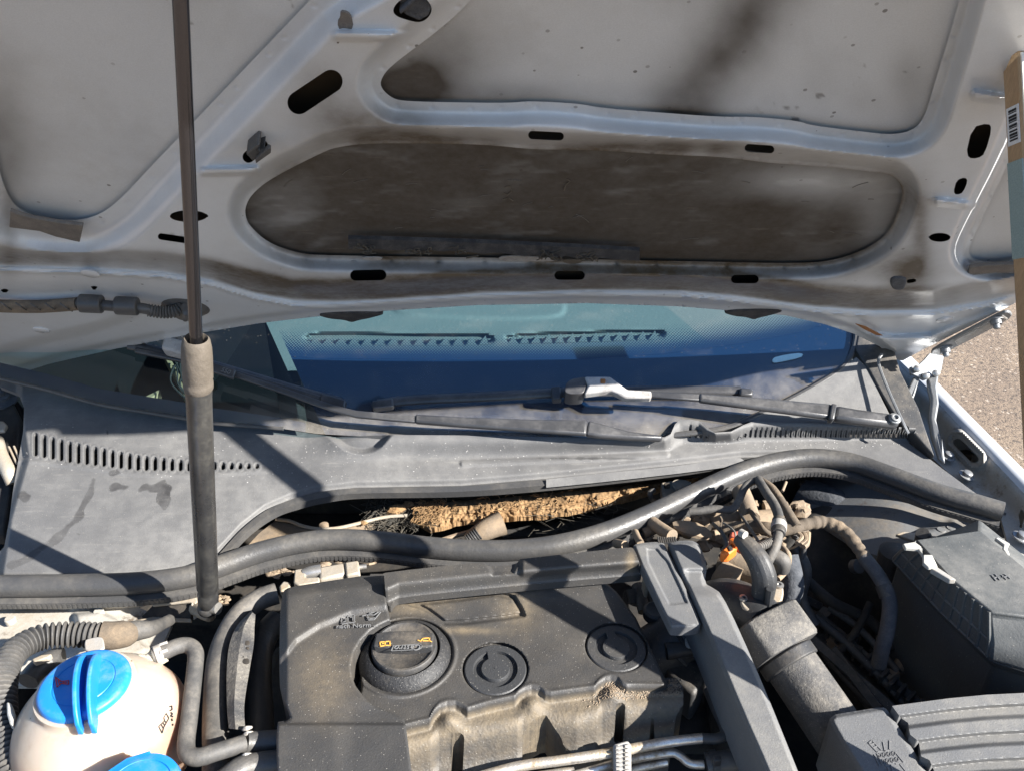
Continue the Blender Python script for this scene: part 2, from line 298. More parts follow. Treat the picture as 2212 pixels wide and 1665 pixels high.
# ------------------------------------------------------------------ object helpers
ROOTS = []
def thing(name, label, cat, group=None):
    o = bpy.data.objects.new(name, None); C.objects.link(o); o['label'] = label; o['category'] = cat; o.empty_display_size = .02
    if group: o['group'] = group
    ROOTS.append(o); return o
def tag(o, label, cat, group=None):
    o['label'] = label; o['category'] = cat
    if group: o['group'] = group
    c = np.array([v.co for v in o.data.vertices]); lo = c.min(0); hi = c.max(0)
    p = Vector(((lo[0]+hi[0])/2, (lo[1]+hi[1])/2, lo[2]))
    o.data.transform(Matrix.Translation(-p)); o.location = p
    return o
class MB:
    def __init__(s): s.v = []; s.f = []; s.n = 0
    def add(s, V, F):
        V = [tuple(map(float, p)) for p in V]; s.v += V; s.f += [tuple(i+s.n for i in f) for f in F]; s.n += len(V); return s
    def tube(s, P, r, seg=12, cap=True, m=6, rings=None, flat=1.0, upv=None):
        """P: 3D points; r: radius, list of radii per point or function of 0..1"""
        P = [np.array(p, float) for p in P]
        Q = catmull(P, m) if m > 1 else P
        n = len(Q)
        if callable(r): rr = [r(i/(n-1)) for i in range(n)]
        elif isinstance(r, (list, tuple)): rr = list(np.interp(np.linspace(0, 1, n), np.linspace(0, 1, len(r)), r))
        else: rr = [r]*n
        V = []; F = []
        T = [Q[min(i+1, n-1)]-Q[max(i-1, 0)] for i in range(n)]; T = [t/(np.linalg.norm(t)+1e-12) for t in T]
        u = np.cross(T[0], np.array(upv if upv is not None else (0, 0, 1.0)));
        if np.linalg.norm(u) < 1e-3: u = np.cross(T[0], (1, 0, 0))
        u /= np.linalg.norm(u)
        for i in range(n):
            u = u-T[i]*np.dot(u, T[i]); u /= np.linalg.norm(u); v = np.cross(T[i], u)
            for k in range(seg):
                a = 2*math.pi*k/seg; V.append(Q[i]+rr[i]*(u*math.cos(a)+v*math.sin(a)*flat))
        for i in range(n-1):
            for k in range(seg):
                F.append((i*seg+k, i*seg+(k+1) % seg, (i+1)*seg+(k+1) % seg, (i+1)*seg+k))
        if cap: F.append(tuple(range(seg))[::-1]); F.append(tuple(range((n-1)*seg, n*seg)))
        return s.add(V, F)
    def corr(s, P, r, pitch, depth, seg=18, m=10, per=6, upv=None):      # corrugated sleeve
        Q = catmull(P, m); L = np.cumsum([0]+[np.linalg.norm(b-a) for a, b in zip(Q[:-1], Q[1:])])
        n = max(4, int(L[-1]/pitch*per)); t = np.linspace(0, L[-1], n); Q = np.array(Q)
        P2 = [np.array([np.interp(x, L, Q[:, k]) for k in range(3)]) for x in t]
        rs = [r-depth*(.5-.5*math.cos(2*math.pi*x/pitch))**2 for x in t]
        return s.tube(P2, rs, seg, True, 1, upv=upv)
    def lathe(s, c, prof, seg=48, axis=(0, 0, 1), a0=0, a1=2*math.pi, ends=True):
        ax = Vector(axis).normalized(); q = Vector((0, 0, 1)).rotation_difference(ax); c = Vector([float(x) for x in c]); full = abs(a1-a0-2*math.pi) < 1e-6
        V = []; F = []; ns = seg if full else seg+1
        for r_, h in prof:
            for k in range(ns):
                a = a0+(a1-a0)*k/seg; V.append(c+q@Vector((r_*math.cos(a), r_*math.sin(a), h)))
        for i in range(len(prof)-1):
            for k in range(ns if full else ns-1):
                k2 = (k+1) % ns; F.append((i*ns+k, i*ns+k2, (i+1)*ns+k2, (i+1)*ns+k))
        if full and ends:
            if prof[0][0] > 1e-5: F.append(tuple(range(ns))[::-1])
            if prof[-1][0] > 1e-5: F.append(tuple(range((len(prof)-1)*ns, len(prof)*ns)))
        return s.add(V, F)
    def prism(s, P, down):                                # polygon P (3D) swept along vector
        n = len(P); d = np.array(down, float); V = [np.array(p, float) for p in P]+[np.array(p, float)+d for p in P]
        F = [tuple(range(n)), tuple(range(2*n-1, n-1, -1))]+[(i, i+n, (i+1) % n+n, (i+1) % n) for i in range(n)]
        return s.add(V, F)
    def loft(s, rings, closed=True, cap=True):
        n = len(rings[0]); V = [p for r_ in rings for p in r_]; F = []
        for i in range(len(rings)-1):
            for k in range(n if closed else n-1): F.append((i*n+k, i*n+(k+1) % n, (i+1)*n+(k+1) % n, (i+1)*n+k))
        if cap and closed: F.append(tuple(range(n))[::-1]); F.append(tuple(range((len(rings)-1)*n, len(rings)*n)))
        return s.add(V, F)
    def box(s, c, size, rot=(0, 0, 0)):
        q = Matrix.Rotation(rot[2], 3, 'Z')@Matrix.Rotation(rot[1], 3, 'Y')@Matrix.Rotation(rot[0], 3, 'X'); c = Vector([float(x) for x in c])
        V = [c+q@Vector((sx*size[0]/2, sy*size[1]/2, sz*size[2]/2)) for sx in (-1, 1) for sy in (-1, 1) for sz in (-1, 1)]
        return s.add(V, [(0, 1, 3, 2), (4, 6, 7, 5), (0, 4, 5, 1), (2, 3, 7, 6), (0, 2, 6, 4), (1, 5, 7, 3)])
    def ball(s, c, r, sc=(1, 1, 1), seg=16, jit=0):
        V = []; F = []; n2 = seg//2
        for i in range(n2+1):
            th = math.pi*i/n2
            for k in range(seg):
                a = 2*math.pi*k/seg; j = 1+random.uniform(-jit, jit)
                V.append((c[0]+r*sc[0]*math.sin(th)*math.cos(a)*j, c[1]+r*sc[1]*math.sin(th)*math.sin(a)*j, c[2]+r*sc[2]*math.cos(th)*j))
        for i in range(n2):
            for k in range(seg): F.append((i*seg+k, (i+1)*seg+k, (i+1)*seg+(k+1) % seg, i*seg+(k+1) % seg))
        return s.add(V, F)
    def build(s, name, m, parent=None, bevel=0, sub=0, angle=40, seg=2, smooth=True):
        me = bpy.data.meshes.new(name); me.from_pydata(s.v, [], s.f); me.update()
        import bmesh
        bm = bmesh.new(); bm.from_mesh(me); bmesh.ops.recalc_face_normals(bm, faces=bm.faces); bm.to_mesh(me); bm.free()
        return finish(name, me, m, parent, bevel, sub, angle, seg, smooth)
def finish(name, me, m, parent, bevel=0, sub=0, angle=40, seg=2, smooth=True):
    me.materials.append(MATS[m])
    if smooth and len(me.polygons):
        me.polygons.foreach_set('use_smooth', [True]*len(me.polygons)); me.set_sharp_from_angle(angle=R(angle))
    o = bpy.data.objects.new(name, me); C.objects.link(o)
    if parent is not None: o.parent = parent
    if bevel:
        b = o.modifiers.new('bevel', 'BEVEL'); b.width = bevel; b.segments = seg; b.limit_method = 'ANGLE'; b.angle_limit = R(32); b.harden_normals = False
    if sub:
        b = o.modifiers.new('sub', 'SUBSURF'); b.levels = sub; b.render_levels = sub
    return o
def field(name, plane, box, step, H, CUT, m, parent=None, skirt=0, attrs=None, angle=50, skirt_vec=None):
    """A pressed or moulded sheet: real heights H above a plane, outline and holes from CUT."""
    x0, x1, y0, y1 = box
    nx = int((x1-x0)/step)+1; ny = int((y1-y0)/step)+1
    X, Y = np.meshgrid(np.linspace(x0, x1, nx), np.linspace(y0, y1, ny)); sx = (x1-x0)/(nx-1); sy = (y1-y0)/(ny-1)
    s = CUT(X, Y); gy, gx = np.gradient(s, sy, sx); g2 = gx*gx+gy*gy+1e-6
    near = (np.abs(s) < .7*step) & (g2 > .2)
    X = np.where(near, X-s*gx/g2, X); Y = np.where(near, Y-s*gy/g2, Y); s = np.where(near, 0, s)
    ok = (s >= 0)
    h = H(X, Y); P = plane.at(X, Y, h).reshape(-1, 3)
    idx = np.arange(nx*ny).reshape(ny, nx)
    a, b, c, d = idx[:-1, :-1].ravel(), idx[:-1, 1:].ravel(), idx[1:, 1:].ravel(), idx[1:, :-1].ravel()
    k = ok.ravel(); cnt = k[a].astype(int)+k[b]+k[c]+k[d]
    q = cnt == 4; F = [np.stack([a[q], d[q], c[q], b[q]], 1)]
    tri = []
    for miss, keep in ((a, (b, d, c)), (b, (a, d, c)), (c, (a, d, b)), (d, (a, c, b))):
        t_ = (cnt == 3) & ~k[miss]; tri.append(np.stack([keep[0][t_], keep[1][t_], keep[2][t_]], 1))
    quads = F[0]; tris = np.concatenate(tri); nq0 = len(quads)
    if skirt:
        E = np.concatenate([quads[:, [i, (i+1) % 4]] for i in range(4)]+[tris[:, [i, (i+1) % 3]] for i in range(3)])
        key = np.sort(E, 1); kk = key[:, 0].astype(np.int64)*(nx*ny)+key[:, 1]
        u, first, cn = np.unique(kk, return_index=True, return_counts=True); be = E[first[cn == 1]]
        dn = np.array(skirt_vec, float) if skirt_vec is not None else -plane.n*skirt
        P = np.concatenate([P, P+dn]); n = nx*ny
        quads = np.concatenate([quads, np.stack([be[:, 1], be[:, 0], be[:, 0]+n, be[:, 1]+n], 1)])
    used = np.unique(np.concatenate([quads.ravel(), tris.ravel()])); mp = np.full(len(P), -1); mp[used] = np.arange(len(used))
    P2 = P[used]; quads = mp[quads]; tris = mp[tris]
    me = bpy.data.meshes.new(name); me.vertices.add(len(P2)); me.vertices.foreach_set('co', P2.ravel())
    nl = quads.size+tris.size; me.loops.add(nl); me.loops.foreach_set('vertex_index', np.concatenate([quads.ravel(), tris.ravel()]).astype(np.int32))
    ls = np.concatenate([np.arange(len(quads))*4, quads.size+np.arange(len(tris))*3]).astype(np.int32)
    me.polygons.add(len(ls)); me.polygons.foreach_set('loop_start', ls)
    me.update(calc_edges=True); me.validate()
    if attrs:
        for an, fn in attrs.items():
            val = fn(X, Y).ravel()
            if skirt: val = np.concatenate([val, val])
            at = me.attributes.new(an, 'FLOAT', 'POINT'); at.data.foreach_set('value', val[used].astype(np.float32))
    o = finish(name, me, m, parent, angle=angle)
    if skirt:
        sm = np.ones(len(ls), bool); sm[nq0:len(quads)] = False; me.polygons.foreach_set('use_smooth', sm)
    return o
def holes(X, Y, s, L):
    for c in L:
        if c[0] == 'c': s = np.minimum(s, seg_d(X, Y, c[1], c[2])-c[3])
        elif c[0] == 'e': s = np.minimum(s, (np.hypot((X-c[1])/c[3], (Y-c[2])/c[4])-1)*min(c[3], c[4]))
        else: s = np.minimum(s, -poly_sdf(X, Y, c[1]))
    return s
def pxpoly(plane, P, h=0.0): return [plane.at(x, y, h) for x, y in P]
def slab(plane, P, h, thick, name, m, parent=None, bevel=.0015, up=None, seg=2):
    return MB().prism(pxpoly(plane, P, h), -plane.n*thick).build(name, m, parent, bevel, seg=seg)
def strokes(plane, L, h, wpx, m, parent, name='emblem', thick=.0008):
    mb = MB()
    for pl in L:
        P = [plane.at(x, y, h) for x, y in pl]; w_ = wpx*mpp(P[0])
        for a, b in zip(P[:-1], P[1:]):
            t = b-a; ln = np.linalg.norm(t)
            if ln < 1e-6: continue
            t /= ln; u = np.cross(plane.n, t)*w_/2; a2 = a-t*w_/3; b2 = b+t*w_/3
            mb.prism([a2-u, b2-u, b2+u, a2+u], -plane.n*thick)
    return mb.build(name, m, parent, smooth=False)
def text(s, P, xdir, ndir, size, m, parent, name='lettering', ext=.0004, italic=0):
    cu = bpy.data.curves.new(name, 'FONT'); cu.body = s; cu.size = size; cu.extrude = ext; cu.align_x = 'CENTER'; cu.align_y = 'CENTER'; cu.shear = italic
    cu.resolution_u = 3
    o = bpy.data.objects.new('tmp', cu); C.objects.link(o); dg = bpy.context.evaluated_depsgraph_get(); dg.update()
    me = bpy.data.meshes.new_from_object(o.evaluated_get(dg)); bpy.data.objects.remove(o)
    x = Vector(xdir).normalized(); n = Vector(ndir).normalized(); y = n.cross(x).normalized(); x = y.cross(n)
    M = Matrix((x, y, n)).transposed().to_4x4(); M.translation = Vector([float(c) for c in P]); me.transform(M)
    me.name = name; return finish(name, me, m, parent, smooth=False)

# ------------------------------------------------------------------ ground and car shell
g = MB().prism([(-60, -60, -.85), (60, -60, -.85), (60, 60, -.85), (-60, 60, -.85)], (0, 0, -.2)).build('ground', 'ground', smooth=False)
g['kind'] = 'structure'; g['label'] = 'brown gritty tarmac ground beside the car'

# ================================================================== HOOD
hood = thing('hood', 'open white car hood seen from below, grimy pressed inner frame', 'car hood')
A = catmull([(-60, 100), (-10, 330), (15, 415), (50, 455), (120, 473), (190, 471), (250, 438), (340, 345), (500, 178), (670, 0), (820, -155), (-150, -155)], 5, True)
B = chaikin([(820, 188), (826, 164), (850, 138), (957, 59), (1019, 0), (1150, -150), (2100, -150), (2075, 0), (2013, 200), (1999, 250), (1977, 280), (1930, 292), (1860, 284), (1756, 272), (1723, 261), (1625, 252), (1555, 253), (1420, 243), (1293, 233), (1253, 224), (1140, 218), (1105, 223), (964, 221), (880, 219), (848, 214)], 2)
Cp = chaikin([(529, 449), (531, 470), (539, 488), (578, 524), (640, 546), (691, 552), (1100, 557), (1469, 564), (1738, 570), (1814, 560), (1886, 531), (1923, 498), (1944, 443), (1951, 410), (1937, 386), (1912, 374), (1767, 359), (1657, 352), (1607, 345), (1541, 338), (1469, 336), (1254, 323), (1160, 324), (1043, 312), (910, 310), (789, 310), (730, 318), (703, 326), (586, 385), (543, 420)], 2)
D = chaikin([(2092, 547), (2101, 559), (2141, 568), (2191, 558), (2330, 520), (2380, 60), (2300, 60), (2181, 348), (2119, 476), (2095, 530)], 2)
RC = [(-250, 566), (0, 571), (197, 576), (352, 585), (457, 603), (549, 631), (633, 647), (720, 650), (839, 645), (1034, 632), (1269, 624), (1469, 626), (1580, 636), (1761, 660), (1888, 669), (2015, 667), (2124, 649), (2193, 634), (2450, 570)]
LIP = [(-260, 905), (-120, 860), (0, 819), (105, 786), (246, 754), (401, 724), (562, 698), (682, 684), (839, 671), (1034, 659), (1269, 655), (1469, 662), (1565, 670), (1695, 681), (1780, 700), (1845, 721), (1900, 748), (1932, 776)]
OUT = [tuple(p) for p in LIP]+[(1950, 779), (1990, 757), (2100, 702), (2212, 645), (2420, 540), (2420, -170), (-260, -170)]
SLOTS = [caps((646, 222), (715, 176), 25), caps((537, 339), (566, 315), 13), ('e', 407, 467, 40, 12.5), caps((348, 511), (402, 519), 7),
         ('p', chaikin([(848, 18), (868, -4), (915, -8), (934, 14), (930, 34), (910, 50), (880, 44), (852, 34)], 2)),
         caps((1150, 292), (1209, 295), 9), caps((1617, 320), (1664, 323), 8.5), caps((768, 595), (823, 594), 11.5), caps((1207, 595), (1254, 595), 9.5), caps((1588, 603), (1630, 603), 9),
         ('p', chaikin([(2100, 275), (2135, 266), (2143, 278), (2128, 332), (2112, 343), (2085, 341)], 1)), ('p', chaikin([(2066, 389), (2085, 383), (2091, 391), (2080, 417), (2068, 421), (2059, 418)], 1)),
         ('e', 2030, 513, 23, 9.5), ('e', 10, 628, 9, 4), ('e', 203, 622, 9, 4), caps((1962, 608), (1975, 606), 4), ('p', chaikin([(2172, 150), (2190, 110), (2230, 110), (2230, 160), (2170, 160)], 1))]
HBOX = (-260, 2420, -165, 905)
BEADS = [((728, 76), (885, 80), 12, .007), ((440, 371), (556, 368), 10, .006), ((2108, 205), (2190, 218), 11, .007), ((2025, 436), (2102, 444), 9, .006)]
def hood_h(X, Y):
    dA, dB, dC, dD = [-poly_sdf(X, Y, p) for p in (A, B, Cp, D)]
    k = np.minimum(np.minimum(S((dA-30)/62), S((dB-18)/38)), np.minimum(S((dC-2)/40), S((dD-12)/34)))
    dR = yat(RC, X)-Y
    k = np.minimum(k, S(dR/44))
    h = .004+.018*k
    for a, b, r, e in BEADS: h = h+e*S(1.25-seg_d(X, Y, a, b)/r)*k
    # pressed rim below the frame
    lip = yat([(p[0], p[1]) for p in LIP]+[(1990, 757), (2212, 645), (2420, 540)], X); below = S(-dR/10)
    h = h+below*.004*S((lip-Y-8)/14)
    h = h+.009*S(poly_sdf(X, Y, [(1500, 700), (1760, 700), (1930, 720), (2010, 716), (2150, 660), (2212, 660), (2040, 752), (1935, 768), (1850, 715)])/14)
    h = h+.006*S(poly_sdf(X, Y, chaikin([(-100, 640), (150, 625), (290, 640), (330, 668), (250, 712), (100, 745), (-100, 800)], 2))/30)
    h = h+.002*S(1-np.abs(-dR-14)/4)*below
    if X.size > 1000:
        for p, off in ((A, 16), (B, 11), (Cp, 8), (D, 9)):
            P = np.array(p); seg = np.linalg.norm(np.roll(P, -1, 0)-P, axis=1); cum = np.cumsum(seg); cen = P.mean(0)
            for d in np.arange(30, cum[-1], 74):
                i = int(np.searchsorted(cum, d)) % len(P); a_, b_ = P[i], P[(i+1) % len(P)]; t_ = (b_-a_)/(np.linalg.norm(b_-a_)+1e-6); n_ = np.array((t_[1], -t_[0]))
                if np.dot(n_, a_-cen) < 0: n_ = -n_
                c_ = a_+n_*off; m_ = (np.abs(X-c_[0]) < 14) & (np.abs(Y-c_[1]) < 12); h[m_] -= .0011*np.exp(-((X[m_]-c_[0])/6)**2-((Y[m_]-c_[1])/4)**2)
        h = h+.0005*fbm(X, Y, 120, 3, 4)
    return h
OUTS = OUT
def hood_cut(X, Y):
    s = poly_sdf(X, Y, OUTS)
    for p in (A, B, Cp, D): s = np.minimum(s, -poly_sdf(X, Y, p))
    return holes(X, Y, s, SLOTS)
def ga(X, Y, cx, cy, rx, ry): return np.exp(-((X-cx)/rx)**2-((Y-cy)/ry)**2)
def frame_grime_shade(X, Y):
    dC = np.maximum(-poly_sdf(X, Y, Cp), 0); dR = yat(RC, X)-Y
    band = S((dR+4)/10)*S((58-dR)/26)  # rim strip: soot plus a dark reflection painted in
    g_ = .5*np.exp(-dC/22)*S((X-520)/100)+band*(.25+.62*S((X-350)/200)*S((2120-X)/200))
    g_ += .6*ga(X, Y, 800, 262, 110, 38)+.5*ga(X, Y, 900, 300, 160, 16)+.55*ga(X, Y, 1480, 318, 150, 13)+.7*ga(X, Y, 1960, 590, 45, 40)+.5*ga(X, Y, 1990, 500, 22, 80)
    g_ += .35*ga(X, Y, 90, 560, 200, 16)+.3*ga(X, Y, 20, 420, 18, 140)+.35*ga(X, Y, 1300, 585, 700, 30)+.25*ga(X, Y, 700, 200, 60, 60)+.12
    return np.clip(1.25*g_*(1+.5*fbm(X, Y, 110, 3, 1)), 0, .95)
def skin_grime_shade(X, Y):
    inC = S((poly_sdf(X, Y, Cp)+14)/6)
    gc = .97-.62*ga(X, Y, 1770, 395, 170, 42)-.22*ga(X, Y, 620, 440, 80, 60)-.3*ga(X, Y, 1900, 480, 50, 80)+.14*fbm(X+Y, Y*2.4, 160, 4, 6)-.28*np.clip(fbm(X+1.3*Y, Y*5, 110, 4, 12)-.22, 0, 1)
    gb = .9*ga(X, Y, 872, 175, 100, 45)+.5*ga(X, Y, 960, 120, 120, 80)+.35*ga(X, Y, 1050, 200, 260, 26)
    sd_ = seg_d(X, Y, (1680, -60), (1475, 235)); gb += .7*np.exp(-(sd_/74)**2)+.25*ga(X, Y, 1960, 170, 40, 60)+.3*np.exp(-np.abs(Y-yat([(820, 215), (1105, 223), (1293, 233), (1756, 272), (1930, 292)], X)+6)/9)*S((X-830)/30)  # diagonal streak is a soft shadow painted in; the other marks are soot
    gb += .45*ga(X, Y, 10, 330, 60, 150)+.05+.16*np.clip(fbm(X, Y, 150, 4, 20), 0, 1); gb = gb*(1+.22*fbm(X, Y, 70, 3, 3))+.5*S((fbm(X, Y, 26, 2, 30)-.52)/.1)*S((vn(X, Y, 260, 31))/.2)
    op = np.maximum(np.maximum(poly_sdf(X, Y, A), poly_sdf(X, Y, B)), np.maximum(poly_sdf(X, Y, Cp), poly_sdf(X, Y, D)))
    return np.maximum(np.clip(inC*gc+(1-inC)*gb, 0, .96), 1.6*S((-op-16)/10))  # skin behind the frame coloured dark, standing in for slot-cavity shade
field('outer_skin', HOOD, HBOX, 4, lambda X, Y: X*0.0, lambda X, Y: poly_sdf(X, Y, OUT), 'skin_paint', hood, attrs={'grime_shade': skin_grime_shade}, skirt=.003)
field('inner_frame', HOOD, HBOX, 3.3, hood_h, hood_cut, 'hood_paint', hood, attrs={'grime_shade': frame_grime_shade}, angle=60)
top = [HOOD.at(x, y, -.0005) for x, y in ((-260, -163), (2420, -163))]; ev = np.array([0, -math.cos(ALPHA), math.sin(ALPHA)])
MB().prism([top[0], top[1], top[1]+ev*.52+np.array((-.06, 0, 0)), top[0]+ev*.52+np.array((.06, 0, 0))], -HOOD.n*.003).build('front_panel', 'skin_paint', hood)
def hood_patch(P, h, thick, name, m, bevel=.0008): return slab(HOOD, P, h, thick, name, m, hood, bevel)
hood_patch([(22, 457), (60, 470), (130, 482), (180, 488), (172, 524), (120, 512), (85, 500), (20, 492)], .017, .004, 'foam_strip', 'tape_grey')
hood_patch([(2095, 578), (2130, 574), (2230, 570), (2230, 590), (2150, 590), (2090, 596)], .017, .004, 'foam_strip', 'tape_grey')
hood_patch(chaikin([(735, 25), (752, 28), (760, 40), (764, 58), (750, 72), (738, 74), (732, 96), (726, 92), (734, 66), (728, 50), (735, 40)], 1), .0225, .0015, 'torn_foam', 'tape_grey', 0)
# loose weatherstrip hanging at the back of the grimy panel
ws = []
for i in range(29):
    f = i/28; x = 752+f*630; y = 516+f*26+math.sin(f*3.1)*-3; ws.append((x, y))
mb = MB(); r1 = [HOOD.at(x, y, .012) for x, y in ws]; r2 = [HOOD.at(x, y+22+random.uniform(-3, 3)*(1 if 5 < i < 25 else .3), .016) for i, (x, y) in enumerate(ws)]
mb.loft([r1, r2, [p-HOOD.n*.004 for p in r2], [p-HOOD.n*.004 for p in r1], r1], closed=False, cap=False); mb.build('weatherstrip', 'foam_black', hood)
mb = MB()
for cx, n_ in ((790, 8), (905, 6), (1190, 9), (1275, 7), (1000, 4)):
    for i in range(n_):
        x = cx+random.uniform(-22, 22); y = 536+random.uniform(-5, 10)+(cx-750)*.03; P = []
        for k in range(5): P.append(HOOD.at(x+random.uniform(-14, 14), y+random.uniform(-7, 7), .017+random.uniform(0, .004)))
        mb.tube(P, .0006, 5, True, 4)
mb.build('fibre_tuft', 'fluff', hood)['kind'] = 'stuff'
for cx, y0, w_ in ((760, 684, 70), (1628, 678, 62)):                      # rubber stops under the lip
    P = chaikin([(cx-w_-10, y0-4), (cx-w_*.3, y0-8), (cx+w_+12, y0-8), (cx+w_*.6, y0+4), (cx+w_*.2, y0+9), (cx, y0+14), (cx-w_*.25, y0+8), (cx-w_*.7, y0+6)], 2)
    slab(HOOD, P, .006, .03, 'rubber_stop', 'foam_black', hood, .002)
for P in ([(1075, 556), (1110, 553), (1170, 557), (1205, 560), (1190, 566), (1130, 564), (1085, 565)], [(1212, 561), (1262, 562), (1250, 570), (1222, 570)], [(780, 556), (828, 556), (820, 563), (790, 563)]):
    hood_patch(chaikin(P, 1), .0075, .001, 'sealant_remains', 'strut_collar' if P[0][0] == 1212 else 'wiper_worn', 0)
sk = []
for i in range(26):
    x = random.uniform(600, 1880); y = random.uniform(350, 530); a_ = random.gauss(-.35, .35); l_ = random.uniform(8, 46)
    sk.append([(x+l_*k*math.cos(a_+k*.25), y+l_*k*math.sin(a_+k*.25)*.6) for k in (0, .35, .7, 1)])
for q_ in sk: strokes(HOOD, [q_], .0006, 1.1, 'tape_grey', hood, 'scratch', .0003)
for q_ in ([(1225, 388), (1232, 392), (1222, 400), (1219, 412)], [(1092, 405), (1100, 402), (1106, 414), (1096, 422), (1088, 418)], [(1086, 432), (1098, 428), (1108, 434)]): strokes(HOOD, [q_], .0008, 3.2, 'strut_collar', hood, 'scuff', .0003)
# plastic clips and plugs
def clip(cx, cy, ang, s, name='clip'):
    c, sn = math.cos(ang), math.sin(ang); q = lambda a, b: (cx+s*(a*c-b*sn), cy+s*(a*sn+b*c))
    o = slab(HOOD, [q(-26, -11), (q(10, -13)), q(14, -6), q(2, -2), q(2, 3), q(16, 8), q(6, 14), q(-24, 12)], .034, .02, name, 'hose_rubber', hood, .0015)
    o2 = MB().prism(pxpoly(HOOD, [q(-18, 14), q(24, 10), q(28, 16), q(22, 24), q(-22, 22)], .038), -HOOD.n*.004).build('tab', 'hose_rubber', o, .0008)
clip(556, 327, R(-38), .9)
slab(HOOD, [(862, 6), (905, -20), (936, 10), (926, 36), (906, 48), (872, 34)], .02, .012, 'plug', 'felt', hood, .002)
MB().prism(pxpoly(HOOD, [(862, 26), (908, -16), (913, -12), (866, 33)], .024), -HOOD.n*.006).build('ridge', 'felt', hood, .0008)
slab(HOOD, chaikin([(1925, 600), (1956, 600), (1959, 612), (1953, 628), (1930, 628), (1922, 615)], 1), .024, .006, 'plug', 'felt', hood, .002)
slab(HOOD, [(1848, 700), (1870, 706), (1900, 722), (1918, 732), (1905, 730), (1868, 712)], .0135, .001, 'rust_patch', 'rust_spot', hood, 0)
for (x, y) in ((90, 712), (195, 590), (2040, 690)):
    MB().lathe(HOOD.at(x, y, hood_h(np.array([x*1.]), np.array([y*1.]))[0]-.0003), [(.0095, 0), (.0095, .0012), (.0085, .0018), (0, .0018)], 24, HOOD.n).build('stamped_button', 'car_paint', hood)

# washer hose clipped under the rim, going into a grommet
wh = thing('washer_hose', 'grey taped washer hose clipped along the left rim of the open hood', 'hose')
Hp = lambda x, y, h: HOOD.at(x, y, h)
MB().tube([Hp(-60, 655, .022), Hp(0, 661, .022), Hp(90, 662, .022), Hp(170, 656, .022)], .0075, 14).build('taped_section', 'cloth_tape', wh)
for i in range(6): MB().tube([Hp(-30+i*32, 651+min(i, 3)*1.5, .027), Hp(-18+i*32, 661+min(i, 3), .0305), Hp(-4+i*32, 672, .026)], .001, 6).build('tape_edge', 'hose_rubber', wh)
MB().tube([Hp(165, 656, .022), Hp(230, 660, .022), Hp(300, 665, .022), Hp(328, 671, .022)], .0062, 14).build('tube', 'rubber', wh)
for x in (197, 274): MB().tube([Hp(x-24, 655+(x-197)*.06, .022), Hp(x+24, 657+(x-197)*.06, .022)], .0105, 16, True, 3).build('sleeve', 'rubber', wh, .0012)
MB().corr([Hp(320, 670, .022), Hp(350, 674, .022), Hp(378, 672, .02), Hp(396, 662, .014)], .0078, .0034, .0022, 14).build('corrugated_end', 'hose_rubber', wh)
MB().lathe(Hp(402, 659, .005), [(.027, 0), (.027, .003), (.022, .007), (.012, .009), (.010, .016), (0, .016)], 32, HOOD.n).build('grommet', 'hose_rubber', wh)
MB().tube([Hp(402, 664, .02), Hp(404, 678, .03), Hp(400, 690, .032)], [.006, .005, .003], 10).build('nozzle', 'rubber', wh)

# ================================================================== GAS STRUT
st = thing('gas_strut', 'black gas strut with dirty grey collar holding up the hood', 'gas strut')
foot = CAM+ray(450, 1303)*.80; topp = CAM+ray(383, -150)*.452; ax = topp-foot; SL = np.linalg.norm(ax); ax /= SL
def onstrut(py):                                         # point of the strut seen at this height in the picture
    lo, hi = 0., 1.
    for _ in range(50):
        m_ = (lo+hi)/2; P = foot+(topp-foot)*m_-CAM; y = CY-FPX*(P[1]*sp+P[2]*cp)/(P[1]*cp-P[2]*sp)
        if y > py: lo = m_
        else: hi = m_
    return foot+(topp-foot)*lo
a0 = onstrut(735); a1 = onstrut(815); a2 = onstrut(833)
def ln(a, b): return float(np.linalg.norm(b-a))
MB().lathe(a0-ax*.02, [(0.00482, 0), (0.00482, ln(a0, topp)), (0, ln(a0, topp))], 28, ax).build('rod', 'strut_rod', st)
L1 = ln(foot, a2)
MB().lathe(foot, [(.009, .0), (0.00983, .003), (0.00983, .016), (0.00892, .018), (0.00892, .022), (0.01019, .026), (0.01019, L1-.012), (0.01074, L1-.004), (0.01074, L1+.004)], 40, ax).build('cylinder', 'strut_black', st)
cl = ln(a2, a0)
MB().lathe(a2-ax*.004, [(0.01019, 0), (0.01147, .003), (0.01147, .008), (0.01083, .010), (0.01156, .013), (0.01165, cl-.012), (0.01128, cl-.003), (0.01019, cl+.004), (0.00864, cl+.006), (0.00619, cl+.002), (0.00510, cl-.01)], 40, ax).build('collar', 'strut_collar', st)
MB().ball(foot-ax*.006, .011, (1, 1, .8), 18).build('ball_socket', 'black_plastic', st)
MB().lathe(foot-ax*.002+np.array((.008, -.004, 0)), [(.0035, -.004), (.006, -.004), (.006, .004), (.0035, .004)], 16, (1, -.3, .2)).build('retaining_clip', 'steel', st)

